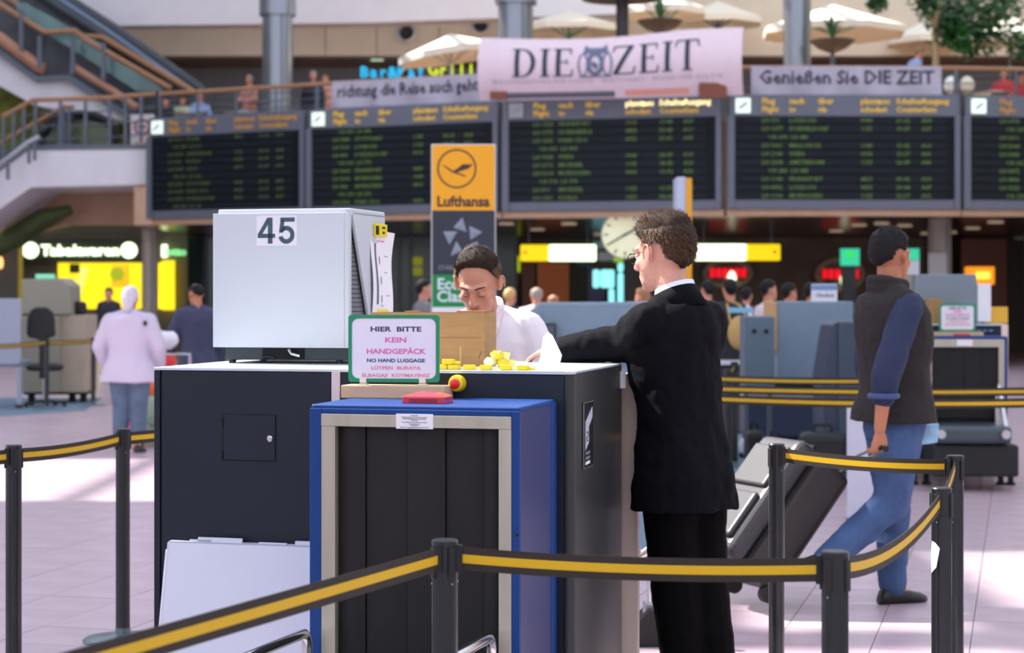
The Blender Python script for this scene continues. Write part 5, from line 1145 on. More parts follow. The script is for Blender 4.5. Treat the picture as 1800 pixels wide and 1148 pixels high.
MB().prism([(X(53, d), Z(585, d)), (X(54, d), Z(560, d)), (X(60, d), Z(545, d)), (X(70, d), Z(540, d)), (X(88, d), Z(540, d)), (X(98, d), Z(548, d)), (X(102, d), Z(562, d)), (X(103, d), Z(590, d)), (X(92, d), Z(594, d)), (X(84, d), Z(600, d)), (X(72, d), Z(596, d)), (X(56, d), Z(592, d))], -.07, 0, frame((0, d - .22, 0))).build('backrest', m_black, r, world=True, bevel=.02, seg=3)
MB().box((-.02, -.24, .40), (.05, -.19, 1.0)).build('back_bar', m_black, r); MB().lathe([(.22, .50), (.25, .53), (.25, .57), (.20, .60), (0, .60)], 24).build('seat', m_black, r, smooth=True); MB().lathe([(.03, .08), (.03, .50)], 12).build('gas_lift', m_alu, r, smooth=True)
for k in range(5): a = k * 1.2566; MB().bar((0, 0, .09), (.27 * math.cos(a), .27 * math.sin(a), .06), .04, .03).build('base_arm', m_black, r); MB().lathe([(.03, -.02), (.03, .02)], 10, Matrix.Translation((.27 * math.cos(a), .27 * math.sin(a), .03)) @ Matrix.Rotation(math.pi/2, 4, 'X')).build('castor', m_black, r)

# ---- Lufthansa pillar signs
m_org = M('airline_orange', (246, 170, 10), rough=.35); m_nv = M('airline_navy', (38, 44, 60), rough=.3, var=.1, vscale=4); m_gn = M('airline_green', (0, 134, 66), rough=.4); m_ink2 = M('airline_ink', (62, 40, 44), rough=.5)
d = 17.0; xL_, xR_ = X(757.5, d), X(872, d); r = T('pillar_sign', 'tall airline pillar sign, orange over navy, behind the man in white', 'sign', ((xL_ + xR_) / 2, d, 0)); Wp = xR_ - xL_
zt_ = Z(253, d)
MB().box((-Wp/2, 0, .04), (Wp/2, .14, zt_)).build('core', m_alu, r, bevel=.01); MB().box((-Wp/2 - .1, -.1, 0), (Wp/2 + .1, .24, .04)).build('foot', m_slate, r)
e = .012
for a, b, mm, nm in ((255, 370, m_org, 'orange_panel'), (370, 483, m_nv, 'navy_panel'), (483, 540, m_gn, 'green_panel'), (540, 700, m_paper, 'white_panel')): MB().box((-Wp/2 + e, -.006, Z(b, d)), (Wp/2 - e, .0, Z(a, d))).build(nm, mm, r)
ctr = r.location
def LF(px, py): q = P(px, py, d); return (q.x - ctr[0], q.z)
cxl, czl = LF(803, 296.5); Rl = 34.5 * d / F
circ = MB(); K = 40
rings = [[(cxl + q * math.cos(2*math.pi*i/K), z, czl + q * math.sin(2*math.pi*i/K)) for q, z in ((Rl, -.007), (Rl, -.009), (Rl - .014, -.009), (Rl - .014, -.007))] for i in range(K)]
circ.loft(rings, True).build('emblem_ring', m_ink2, r)
def poly2(pts, name, mat, y=-.009): MB().prism([LF(*q) for q in pts], 0, .003, frame((0, -.006, 0))).build(name, mat, r)
poly2([(777, 290), (783, 292), (797, 301), (806, 295), (813, 289), (831, 289), (824, 296), (812, 300), (803, 303), (819, 309), (817, 310.5), (799, 304.5), (793, 302)], 'crane_emblem', m_ink2)
q = LF(814, 355); vs, fs = text_mesh('Lufthansa', 'CENTER', .03, .01, 3, 1.0); mw = max(v[0] for v in vs) - min(v[0] for v in vs); k = (92 * d / F) / mw
MB().add([(v[0] * k, v[1] * k * 1.05, v[2] * .1) for v in vs], fs, frame((q[0], -.008, q[1]))).build('airline_lettering', m_ink2, r)
def tri(pts, col, i): 
    c_ = (sum(p[0] for p in pts) / 3, sum(p[1] for p in pts) / 3); a3 = [Vector((LF(*p)[0], -.0065, LF(*p)[1])) for p in pts]; ap = Vector((LF(*c_)[0], -.016, LF(*c_)[1]))
    MB().add(a3 + [ap], [(0, 1, 3), (1, 2, 3), (2, 0, 3), (2, 1, 0)]).build('star_pyramid', col, r)
m_star = M('star_grey', (134, 146, 160), rough=.4)
for i, pts in enumerate((((813, 382), (797, 400), (820, 408)), ((825, 397), (827, 422), (848, 408)), ((779, 407), (804, 407), (790, 430)), ((802, 424), (792, 450), (813, 441)), ((840, 424), (816, 434), (838, 444)))): tri(pts, m_star, i)
q = LF(806, 471); MB().text('STAR ALLIANCE', .055, frame((q[0] + .02, -.008, q[1])), 'CENTER', .0, .001, 2).build('alliance_lettering', m_star, r)
for s_, py in (('Economy', 500), ('Class', 522)): q = LF(768, py); MB().text(s_, .135, frame((q[0], -.008, q[1])), 'LEFT', .025, .001, 3).build('class_lettering', M('lettering_pale', (214, 230, 236), rough=.5), r)
d = 21.9; r = T('pillar_sign', 'second airline pillar sign seen edge-on above the suited man', 'sign', (X(1203, d), d, 0)); MB().box((X(1190, d) - X(1203, d), 0, .04), (X(1206, d) - X(1203, d), .5, Z(311, d))).build('core', M('pillar_pale', (196, 204, 226), rough=.4), r, bevel=.01); MB().box((X(1206, d) - X(1203, d), -.01, .04), (X(1216, d) - X(1203, d), .49, Z(313, d))).build('orange_panel', m_org, r); MB().box((-.2, -.1, 0), (.2, .6, .04)).build('foot', m_slate, r)
# ================================================================== PEOPLE
def clouds(scale):
    k = 'cloth_%g' % scale
    if k in bpy.data.textures: return bpy.data.textures[k]
    t = bpy.data.textures.new(k, 'CLOUDS'); t.noise_scale = scale; t.noise_depth = 2; return t
def melt(mb, name, mat, parent, voxel, it=4, fac=.5, wr=0.0, wscale=.12):
    """fuse overlapping volumes into one continuous surface"""
    me = bpy.data.meshes.new(name); me.from_pydata([tuple(q) for q in mb.v], [], mb.f); me.update()
    o = bpy.data.objects.new(name, me); COL.objects.link(o)
    md = o.modifiers.new('r', 'REMESH'); md.mode = 'VOXEL'; md.voxel_size = voxel; md.use_smooth_shade = True
    sm = o.modifiers.new('s', 'SMOOTH'); sm.factor = fac; sm.iterations = it
    if wr:
        ds = o.modifiers.new('w', 'DISPLACE'); ds.texture = clouds(wscale); ds.strength = wr; ds.mid_level = .5; ds.texture_coords = 'LOCAL'
        s2_ = o.modifiers.new('s2', 'SMOOTH'); s2_.factor = .4; s2_.iterations = 1
    dg = bpy.context.evaluated_depsgraph_get(); nm = bpy.data.meshes.new_from_object(o.evaluated_get(dg))
    bpy.data.objects.remove(o); bpy.data.meshes.remove(me)
    nm.name = name; nm.materials.clear(); nm.materials.append(mat)
    nm.polygons.foreach_set('use_smooth', [True] * len(nm.polygons))
    ob = bpy.data.objects.new(name, nm); COL.objects.link(ob); ob.parent = parent; ROOTM[ob.name] = ROOTM[parent.name]
    return ob
def hand(mb, wrist, dirv, nrm, s=1.0, curl=.35, side=1):
    """palm and five fingers; dirv along the palm, nrm out of the back of the hand"""
    w_ = Vector(wrist); t = Vector(dirv).normalized(); n = Vector(nrm); n = (n - t * n.dot(t)).normalized(); b = t.cross(n) * side
    mb.cone(w_ + t * .02 * s, w_ + t * .075 * s, .026 * s, .038 * s, 12, .45, b)
    for i, (off, ln) in enumerate(((.030, .072), (.010, .082), (-.010, .076), (-.029, .060))):
        p = w_ + t * .085 * s + b * off * s; a = 0
        for q, fr in enumerate((.42, .32, .26)):
            a += curl * (.6 if q == 0 else 1.1); dq = t * math.cos(a) - n * math.sin(a); e = p + dq * ln * fr * s
            mb.cone(p, e, (.0095 - .0008 * q) * s, (.0088 - .0008 * q) * s, 8); p = e
    p = w_ + t * .03 * s + b * .028 * s; a = .6
    for q, fr in enumerate((.045, .032, .026)):
        dq = (t * math.cos(a) + b * math.sin(a) - n * (.25 + .3 * curl * q)).normalized(); e = p + dq * fr * s; mb.cone(p, e, (.013 - .002 * q) * s, (.011 - .002 * q) * s, 8); p = e; a -= .25
HL = [(0, 34), (35, 30), (58, 20), (70, 2), (80, -8), (92, 8), (112, 6), (128, -22), (180, -40)]
def hairline(az, tab):
    for (a, e), (b, f) in zip(tab, tab[1:]):
        if az <= b: return e + (f - e) * (az - a) / (b - a)
    return tab[-1][1]
def hair_mesh(mb, HM, th=.013, top=0.0, tab=HL, rough=.25, nz=16, cut=None, nu=44, nv=30, seed=0, flat=None):
    C = Vector((0, -.015, .03)); S = Vector((.079, .098, .094)); rings = []
    for i in range(nv + 1):
        el = -80 + 170 * i / nv - (0 if i < nv else .5); ring = []
        for j in range(nu):
            az = 360 * j / nu; e_, a_ = math.radians(el), math.radians(az)
            dv = Vector((math.sin(a_) * math.cos(e_), math.cos(a_) * math.cos(e_), math.sin(e_)))
            R = 1 / math.sqrt((dv.x/S.x)**2 + (dv.y/S.y)**2 + (dv.z/S.z)**2)
            aa = az if az <= 180 else 360 - az; hl = hairline(aa, tab); w_ = max(0, min(1, (el - hl + 3) / 7)); w_ = w_ * w_ * (3 - 2 * w_)
            if cut: w_ *= cut(aa, el)
            t_ = (th + top * max(0, dv.z) ** 1.5) * (1 - .55 * math.exp(-((aa - 92) / 28) ** 2) * (1 if el < 25 else max(0, 1 - (el - 25) / 25)))
            t_ *= 1 + rough * noise.noise(Vector((dv.x * nz, dv.y * nz, dv.z * nz * .6)) + Vector((seed, 0, 0)))
            q = C + dv * (R - .014 + (t_ + .014) * w_)
            if flat is not None and q.z > flat: q.z = flat + (q.z - flat) * .45
            ring.append(HM @ q)
        rings.append(ring)
    mb.loft(rings)
def strands(mb, HM, n, ln, comb, tab=HL, th=.012, top=0., seed=1, w_=.0012, zmin=-1, cut=None, flat=None):
    rnd = random.Random(seed); C = Vector((0, -.015, .03)); S = Vector((.079, .098, .094)); k = 0
    while k < n:
        z = rnd.uniform(-.5, 1); a = rnd.uniform(0, 360); el = math.degrees(math.asin(z)); aa = a if a <= 180 else 360 - a
        if el < hairline(aa, tab) + 2 or z < zmin or (cut and cut(aa, el) < .5): 
            k += .2; continue
        k += 1; rr_ = math.sqrt(1 - z*z); dv = Vector((math.sin(math.radians(a)) * rr_, math.cos(math.radians(a)) * rr_, z))
        R = 1 / math.sqrt((dv.x/S.x)**2 + (dv.y/S.y)**2 + (dv.z/S.z)**2) + (th + top * max(0, z) ** 1.5) * .75
        p = C + dv * R
        if flat is not None and p.z > flat: p.z = flat + (p.z - flat) * .45
        dr = (dv * .55 + comb(dv) + Vector((rnd.gauss(0, .25), rnd.gauss(0, .25), rnd.gauss(0, .2)))).normalized(); s_ = dr.cross(dv + Vector((.01, .02, 0))).normalized() * w_
        L = ln * rnd.uniform(.5, 1.1)
        mb.add([HM @ (p - s_), HM @ (p + s_), HM @ (p + dr * L)], [(0, 1, 2)])
TOR = [(.83, .150, .110, -.01), (.92, .168, .118, -.012), (1.02, .150, .106, -.002), (1.14, .146, .106, .0), (1.28, .166, .118, .004), (1.385, .174, .112, -.006), (1.445, .152, .094, -.014), (1.485, .104, .076, -.016)]
def person(label, loc, heading, h=1.78, lean=0, side=0, twist=0, head=(0, 0, 0), arms=None, legs=None, top=None, bottom=None, shoes=None, hair=None, skin=None, vox=.02, wide=1.0, hands=True, detail=False, group=None, zoff=0.0, belly=0.0, tilt=0.0, neckfwd=0.0, hs=1.0, lids=0):
    s = h / 1.8
    r = T('person', label, 'person', loc, heading, group)
    sm = Matrix.Scale(s, 4)
    Zo = Matrix.Translation((0, 0, zoff))
    pv = Vector((0, 0, .95))
    U = Matrix.Translation(pv) @ Matrix.Rotation(math.radians(side), 4, 'Y') @ Matrix.Rotation(-math.radians(lean), 4, 'X') @ Matrix.Rotation(math.radians(twist), 4, 'Z') @ Matrix.Translation(-pv)
    def up(q, w_=1.0):
        q = Vector(q); return q.lerp(U @ q, w_)
    def wgt(z): return max(0, min(1, (z - .88) / .18))
    G = Zo @ sm
    def fin(mb): mb.v = [G @ q for q in mb.v]; return mb
    piv = Vector((0, -.016, 1.495))
    HM = U @ Matrix.Translation(piv) @ Euler((math.radians(-head[1]), math.radians(head[2]), math.radians(head[0])), 'XYZ').to_matrix().to_4x4() @ Matrix.Translation((0, .022 + neckfwd, .160 * hs)) @ Matrix.Scale(hs, 4)
    shl = {-1: up((-.174 * wide, -.012, 1.420)), 1: up((.174 * wide, -.012, 1.420))}
    arms = arms or {}
    A = {}
    for k, sg in (('L', -1), ('R', 1)):
        el, wr = arms.get(k, ((sg * .245 * wide, -.02, 1.12), (sg * .25 * wide, .06, .87)))
        A[sg] = (Vector(el), Vector(wr))
    L = {}
    legs = legs or {}
    for k, sg in (('L', -1), ('R', 1)):
        kn, an = legs.get(k, ((sg * .095, .01, .50), (sg * .10, -.02, .09))); L[sg] = (Vector((sg * .09 * wide, -.005, .90)), Vector(kn), Vector(an))
    def torso(mb, inf, hem=None, z1=1.6, flare=0.0, n=20, open_=0):
        rings = []
        secs = [q for q in TOR if q[0] <= z1]
        if hem is not None:
            secs = [(hem, TOR[1][1] + flare, TOR[1][2] + flare, TOR[1][3])] + [(lerp(hem, 1.0, .5), TOR[1][1] + flare * .6, TOR[1][2] + flare * .6, TOR[1][3])] + [q for q in secs if q[0] > 1.0]
        for z, rx, ry, yo in secs:
            bl = belly * math.exp(-((z - 1.08) / .16) ** 2)
            rx_, ry_ = (rx + inf) * wide, ry + inf + bl
            ring = []
            for i in range(n):
                a = 2 * math.pi * i / n; ca, sa = math.cos(a), math.sin(a); pw = .82
                ring.append(up((rx_ * math.copysign(abs(ca) ** pw, ca), yo + bl * .6 + ry_ * math.copysign(abs(sa) ** pw, sa), z), wgt(z)))
            rings.append(ring)
        mb.loft(rings)
        for sg in (-1, 1): mb.cone(up((sg * .035, -.022, 1.492)), up((sg * .150 * wide, -.016, 1.430)), .040 + inf * .5, .052 + inf * .6, 12)
    def limb(mb, pts, rad, n=12):
        for i in range(len(pts) - 1): mb.cone(pts[i], pts[i+1], rad[i], rad[i+1], n)
    # ---- body: one continuous mesh
    b = MB(); torso(b, -.012)
    b.cone(up((0, -.016, 1.45)), HM @ Vector((0, -.02, -.05)), .060, .056, 14)
    b.ell((0, -.015, .03), (.077, .096, .092), 18, 12, HM); b.ell((0, .028, -.028), (.066, .062, .082), 16, 10, HM)
    b.ell((0, .042, -.076), (.052, .046, .038), 14, 8, HM); b.ell((0, .072, -.098), (.024, .020, .018), 10, 7, HM)
    if vox < .012:
        Hc = lambda p, q, ra, rb: b.cone(HM @ Vector(p), HM @ Vector(q), ra, rb, 10)
        Hc((0, .086, .022), (0, .112, -.026), .009, .014); Hc((-.012, .096, -.032), (.012, .096, -.032), .010, .010)
        Hc((-.046, .070, .028), (-.010, .088, .026), .012, .012); Hc((.046, .070, .028), (.010, .088, .026), .012, .012)
        b.ell((-.042, .060, -.022), (.022, .024, .022), 10, 7, HM); b.ell((.042, .060, -.022), (.022, .024, .022), 10, 7, HM)
        Hc((-.020, .084, -.060), (.020, .084, -.060), .0085, .0085); Hc((-.016, .082, -.072), (.016, .082, -.072), .0085, .0085)
    for sg in (-1, 1):
        em = HM @ Matrix.Translation((sg * .083, -.006, -.004)) @ Matrix.Rotation(sg * .38, 4, 'Z') @ Matrix.Rotation(.12, 4, 'X')
        b.ell((0, 0, .004), (.011, .021, .034), 10, 8, em); b.ell((sg * .003, -.004, .012), (.010, .024, .022), 10, 7, em)
        e, w_ = A[sg]; sh = shl[sg]
        limb(b, [sh, e, w_], [.050, .042, .028])
        hp, kn, an = L[sg]; limb(b, [hp, kn, an], [.085, .056, .034]); b.cone(an, an + Vector((0, .09, -.055)), .030, .022)
        if hands:
            dv = (w_ - e).normalized(); nr = Vector((sg, .2, 0)) if abs(dv.z) > .7 else Vector((0, 0, 1)); curl = .9 if top and top.get('fist') == sg else .3
            hand(b, w_, dv, nr, 1.0, curl, 1 if sg < 0 else -1)
    skin = skin or M('skin', (214, 160, 136), rough=.5, sss=.08)
    body = melt(fin(b), 'body', skin, r, vox * s, 3 if vox < .012 else 2)
    # ---- clothes
    cv = max(vox, .009)
    if top:
        m_ = MB(); inf = top.get('inf', .018); torso(m_, inf, top.get('hem'), top.get('z1', 1.49), top.get('flare', .02))
        sl = top.get('sleeve', 1.0)
        for sg in (-1, 1):
            e, w_ = A[sg]; ra = top.get('ra', (.070, .060, .050))
            m_.ell(shl[sg] + Vector((-sg * .018, 0, -.004)), (.070, .066, .058), 12, 8)
            if sl >= 1: limb(m_, [shl[sg], e, w_ + (w_ - e).normalized() * -.012], list(ra))
            elif sl > .5: limb(m_, [shl[sg], e, e.lerp(w_, (sl - .5) * 2)], list(ra))
            elif sl > 0: limb(m_, [shl[sg], shl[sg].lerp(e, sl * 2)], [ra[0], ra[1] + .006])
        for ex in top.get('extra', []): m_.cone(up(ex[0]) if ex[4] else ex[0], up(ex[1]) if ex[4] else ex[1], ex[2], ex[3])
        melt(fin(m_), top.get('name', 'jacket'), top['mat'], r, cv * s, top.get('it', 4), .5, top.get('wr', 0), top.get('ws', .1))
        if top.get('over'):
            ov = top['over']; m_ = MB(); torso(m_, ov.get('inf', .032), ov['hem'], 1.485, ov.get('flare', .02))
            for sg in (-1, 1): m_.ell(shl[sg] + Vector((-sg * .045, 0, -.005)), (.075, .085, .070), 12, 8)
            if ov.get('collar'):
              for zc_ in (0, .038): m_.tube([up((.078 * math.cos(a), -.018 + .078 * math.sin(a), 1.500 + zc_ - .018 * math.sin(a))) for a in [i * math.pi / 8 for i in range(16)]], .028, 8, True)
            melt(fin(m_), ov['name'], ov['mat'], r, cv * s, 4, .5, ov.get('wr', 0), .12)
    if bottom:
        m_ = MB(); end = bottom.get('end', 1.0); rr_ = bottom.get('r', (.098, .074, .062))
        sec = []
        for z, k in ((1.0, .0), (.92, .012), (.84, .014), (.80, .0)):
            n = 20; sec.append([up(((.165 + k) * wide * math.cos(2*math.pi*i/n), -.01 + (.118 + k) * math.sin(2*math.pi*i/n), z), wgt(z)) for i in range(n)])
        m_.loft(sec[::-1])
        for sg in (-1, 1):
            hp, kn, an = L[sg]; e = kn.lerp(an, end if end < 1 else .985)
            limb(m_, [hp, kn, e], [rr_[0] * (wide ** .5), rr_[1], rr_[2]])
        melt(fin(m_), bottom.get('name', 'trousers'), bottom['mat'], r, cv * s, 4, .5, bottom.get('wr', 0), .09)
    if shoes:
        for sg in (-1, 1):
            hp, kn, an = L[sg]; m_ = MB(); sd_ = (an - kn).normalized(); ang = max(-1.2, min(1.2, math.atan2(sd_.y, -sd_.z))) * .9
            rings = []
            for y, wd, ht in ((-.075, .022, .035), (-.06, .033, .065), (-.02, .036, .085), (.04, .040, .075), (.10, .044, .050), (.15, .040, .040), (.185, .022, .026)):
                ring = []
                for i in range(12):
                    a = 2 * math.pi * i / 12; ring.append(Vector((wd * math.cos(a), y, max(0, ht * .5 + ht * .62 * math.sin(a)))))
                rings.append(ring)
            m_.loft(rings); mx = Matrix.Translation(an) @ Matrix.Rotation(ang, 4, 'X') @ Matrix.Rotation(-sg * .10, 4, 'Z') @ Matrix.Translation((0, 0, -.088))
            m_.v = [mx @ q for q in m_.v]
            fin(m_).build('shoe', shoes, r, smooth='full')
    if hair:
        m_ = MB(); kw = {k: v for k, v in hair.items() if k not in ('mat', 'strand', 'long')}
        hair_mesh(m_, HM, **kw)
        if hair.get('long'): m_.cone(HM @ Vector((0, -.07, .0)), HM @ Vector((0, -.085, -hair['long'])), .075, .05, 12)
        hm = fin(m_).build('hair' if not hair.get('scarf') else 'headscarf', hair['mat'], r, smooth='full')
        if hair.get('strand'):
            m_ = MB(); st_ = hair['strand']; strands(m_, HM, st_['n'], st_['ln'], st_['comb'], hair.get('tab', HL), hair.get('th', .013), hair.get('top', 0), 3, zmin=st_.get('zmin', -1), cut=hair.get('cut'), flat=hair.get('flat'))
            o = fin(m_).build('hair_strands', st_.get('mat', hair['mat']), hm); o['kind'] = 'stuff'
    if detail:
        for sg in (-1, 1):
            ey = MB().ell((sg * .031, .0765, .004), (.0125, .0115, .011), 14, 9, HM); eo = fin(ey).build('eye', M('eye_white', (226, 218, 212), rough=.2), r, smooth='full')
            MB_ = MB().ell((sg * .031, .0865, .002), (.0055, .003, .0055), 10, 7, HM); fin(MB_).build('iris', M('iris', (60, 66, 70), rough=.2), eo, smooth='full')
            lid = MB().ell((sg * .031, .0765, .008 - .006 * lids), (.0145 + .0006 * lids, .0135 + .0004 * lids, .0085 + .0040 * lids), 14, 8, HM); fin(lid).build('eyelid', skin, r, smooth='full')
            if lids: fin(MB().tube([HM @ Vector((sg * (.031 + .012 * math.sin(a)), .0765 + .0125 * math.cos(a), -.006 + .002 * math.cos(a * 2))) for a in (-1.1, -.6, 0, .6, 1.1)], [.0008, .0014, .0016, .0014, .0008], 6)).build('eyelash', M('lash', (50, 34, 28), rough=.6), r)
            ea_ = HM @ Matrix.Translation((sg * .083, -.006, -.004)) @ Matrix.Rotation(sg * .38, 4, 'Z') @ Matrix.Rotation(.12, 4, 'X')
            fin(MB().tube([ea_ @ Vector((sg * .0105, .019 * math.cos(a), .006 + .030 * math.sin(a))) for a in [i * math.pi / 9 - .6 for i in range(14)]], .0036, 8)).build('ear_rim', skin, r, smooth=True)
            br = MB().tube([HM @ Vector((sg * x, y, z)) for x, y, z in ((.014, .0975, .030), (.028, .0935, .034), (.050, .078, .032))], [.0028, .0034, .0018], 6); fin(br).build('eyebrow', hair['mat'] if hair else skin, r, smooth='full')
        lp_ = MB().tube([HM @ Vector(q) for q in ((-.022, .0865, -.066), (-.008, .0955, -.0645), (.008, .0955, -.0645), (.022, .0865, -.066))], [.002, .0045, .0045, .002], 8); fin(lp_).build('lips', M('lips', (186, 108, 100), rough=.45), r, smooth='full')
    return r, HM, G, up, U
sk1 = M('skin_fair', (222, 160, 140), rough=.45, sss=.12, var=.05, vscale=30); sk2 = M('skin_warm', (204, 142, 116), rough=.45, sss=.12); sk3 = M('skin_tan', (190, 124, 92), rough=.5, sss=.1)
hb = M('hair_brown', (50, 36, 27), rough=.65, bump=.5, bscale=250, var=.3, vscale=60, spec=.25); hbt = M('hair_strand_brown', (104, 74, 52), rough=.6, spec=.25); hk = M('hair_black', (22, 19, 20), rough=.6, bump=.4, bscale=200, spec=.25); hg = M('hair_grey', (150, 140, 130), rough=.5); hbl = M('hair_blond', (196, 160, 96), rough=.45); hlb = M('hair_lightbrown', (150, 108, 70), rough=.45)
m_suit = M('suit_navy', (13, 12, 19), rough=.85, bump=.15, bscale=500, spec=.12); m_suit2 = M('suit_trousers', (8, 7, 9), rough=.85, spec=.1)
m_shirt = M('shirt_white', (240, 230, 238), rough=.7, bump=.05, bscale=300)
m_shoe = M('shoe_black', (22, 22, 22), rough=.4)

# ---- man in the dark suit leaning on the scanner
hd_ = math.radians(44)
loc = Vector((.612, 6.985, 0)); hS = 1.835; sS = hS / 1.8
Rl_ = Matrix.Rotation(-hd_, 4, 'Z')
def to_local(wv, loc, rz, s): q = Matrix.Rotation(-rz, 4, 'Z') @ (Vector(wv) - Vector(loc)); return q / s
elb = to_local((.420, 7.02, CH + .075), loc, hd_, sS); wri = to_local((.195, 7.085, CH + .045), loc, hd_, sS)
rec = person('young man in a dark navy suit leaning his arm on the scanner', loc, hd_, hS, lean=4, side=-1, head=(4, 3, 2), wide=.92, vox=.0065, skin=sk1, detail=True, neckfwd=.015, hs=1.07,
    arms={'L': (elb, wri), 'R': ((.200, .13, 1.13), (.06, .20, 1.02))},
    legs={'L': ((.0, .03, .50), (.055, .02, .09)), 'R': ((.115, .0, .50), (.150, -.04, .09))},
    top=dict(mat=m_suit, name='jacket', hem=.765, flare=.022, inf=.026, ra=(.080, .073, .058), wr=.026, ws=.085, it=3, z1=1.49), bottom=dict(mat=m_suit2, r=(.106, .090, .078), wr=.012), shoes=m_shoe,
    hair=dict(mat=hb, th=.013, top=.026, rough=.5, nz=30, tab=[(0, 30), (40, 26), (60, 14), (70, -2), (84, -12), (93, 8), (112, 2), (126, -34), (180, -58)], flat=.128, seed=3,
              strand=dict(n=4200, ln=.024, comb=lambda v: Vector((0, .35, .25)) if v.z > .55 else Vector((0, -.3, -.9)), mat=hbt)))
pr, HM, G, up, U = rec
def attach(mb, name, mat, parent, **kw): mb.v = [G @ q for q in mb.v]; return mb.build(name, mat, parent, **kw)
# shirt collar, jacket collar
n = 28
def ringband(r0, z0, r1, z1, th, tiltf=0.0, sy=1.0, yo=-.018):
    rings = []
    for i in range(n):
        a = 2 * math.pi * i / n; c_, s_ = math.cos(a), math.sin(a); dz = tiltf * s_
        rings.append([up((r0 * c_, yo + r0 * sy * s_, z0 + dz)), up((r1 * c_, yo + r1 * sy * s_, z1 + dz)), up(((r1 - th) * c_, yo + (r1 - th) * sy * s_, z1 + dz)), up(((r0 - th) * c_, yo + (r0 - th) * sy * s_, z0 + dz))])
    return MB().loft(rings, True)
attach(ringband(.086, 1.475, .070, 1.552, .006, -.020, 1.0), 'shirt_collar', M('collar_white', (236, 240, 248), rough=.6), pr, smooth='full')
attach(ringband(.124, 1.455, .084, 1.530, .016, -.026, .88), 'jacket_collar', m_suit, pr, smooth='full')
# glasses
gl = MB()
for sg in (-1, 1):
    gl.tube([HM @ Vector((sg * .034 + .024 * math.cos(a), .102, .002 + .017 * math.sin(a))) for a in [i * math.pi / 8 for i in range(16)]], .0014, 6, True)
    gl.tube([HM @ Vector((sg * .058, .100, .008)), HM @ Vector((sg * .074, .085, .010)), HM @ Vector((sg * .082, .0, .012)), HM @ Vector((sg * .084, -.02, .0))], .0012, 6)
gl.tube([HM @ Vector((-.010, .104, .006)), HM @ Vector((.010, .104, .006))], .0014, 6)
attach(gl, 'glasses', M('glasses_dark', (50, 46, 44), rough=.3, metal=.6), pr, smooth=True)
# cuff buttons, cuff band
e_, w_ = Vector(elb), Vector(wri); dv = (w_ - e_).normalized()
for i in range(3): attach(MB().ell(w_ - dv * (.006 + .016 * i) + Vector((-.02, -.045, -.012)), (.005, .004, .005), 10, 7), 'cuff_button', M('button_pale', (230, 226, 220), rough=.2), pr, smooth='full')
attach(MB().cone(w_ - dv * .02, w_ + dv * .010, .036, .036, 16), 'shirt_cuff', M('collar_white', ()), pr, smooth='full')
# id card on the lapel side
attach(MB().box((-.175, .13, 1.19), (-.150, .138, 1.25)), 'badge', m_paper, pr)

# ---- security guard in the white shirt, looking down
hg_ = math.radians(166); loc = Vector((X(872, 7.95), 7.95, 0))
rec = person('man in a white shirt with a tie looking down behind the scanner', loc, hg_, 1.775, lean=7, side=3, head=(-1, 24, -3), lids=1, vox=.0065, skin=sk2, detail=True, neckfwd=.02, hs=1.06,
    arms={'L': ((-.285, .08, 1.13), (-.14, .33, 1.08)), 'R': ((.26, .10, 1.13), (.10, .34, 1.08))},
    top=dict(mat=m_shirt, name='shirt', hem=.86, flare=.012, inf=.020, ra=(.078, .070, .055), wr=.012, ws=.12, it=3, z1=1.49), bottom=dict(mat=m_suit2), shoes=m_shoe,
    hair=dict(mat=hb, th=.007, top=.022, rough=.25, nz=30, tab=[(0, 50), (25, 47), (45, 40), (58, 26), (70, 6), (80, -6), (92, 10), (112, 8), (128, -20), (180, -36)], seed=9,
              strand=dict(n=4200, ln=.015, comb=lambda v: Vector((0, 1.0, .5)) if v.z > .5 else Vector((0, .1, -.8)), mat=hbt)))
pr, HM, G, up, U = rec
attach(ringband(.088, 1.475, .072, 1.540, .006, -.022, 1.0), 'shirt_collar', m_shirt, pr, smooth='full')
for sg in (-1, 1):
    a_ = [up((sg * .012, .088, 1.492)), up((sg * .090, .030, 1.51)), up((sg * .086, .112, 1.445)), up((sg * .050, .130, 1.395))]
    k = Vector((0, .006, 0)); attach(MB().add(a_ + [q + k for q in a_], [(0, 1, 2, 3), (7, 6, 5, 4), (0, 4, 5, 1), (1, 5, 6, 2), (2, 6, 7, 3), (3, 7, 4, 0)]), 'collar_point', m_shirt, pr)
attach(MB().add([up(q) for q in ((-.018, .100, 1.475), (.018, .100, 1.475), (.013, .118, 1.44), (-.013, .118, 1.44), (.034, .150, 1.10), (-.034, .150, 1.10), (0, .152, 1.05))], [(0, 1, 2, 3), (3, 2, 4, 6, 5)]), 'tie', M('tie_dark', (44, 44, 58), rough=.6), pr)
attach(MB().prism([(-.055, 0), (.055, 0), (.055, .10), (-.055, .10)], 0, .004, Matrix.Translation(up((-.085, .143, 1.22))) @ Matrix(((1, 0, 0, 0), (0, 0, 1, 0), (0, 1, 0, 0), (0, 0, 0, 1)))), 'breast_pocket', m_shirt, pr)
# sunlit sheet of paper on the scanner edge
c = Vector((X(972, 6.96), 6.96, CH)); 
ps = MB().prism([(-.050, .0), (.026, .0), (.033, .028), (-.002, .100), (-.018, .112), (-.036, .094)], 0, .0015, frame((c.x, c.y, c.z + .002), .15))
solo('paper_sheet', ps, m_thin, 'sunlit white sheet of paper beside the suited sleeve', 'paper')

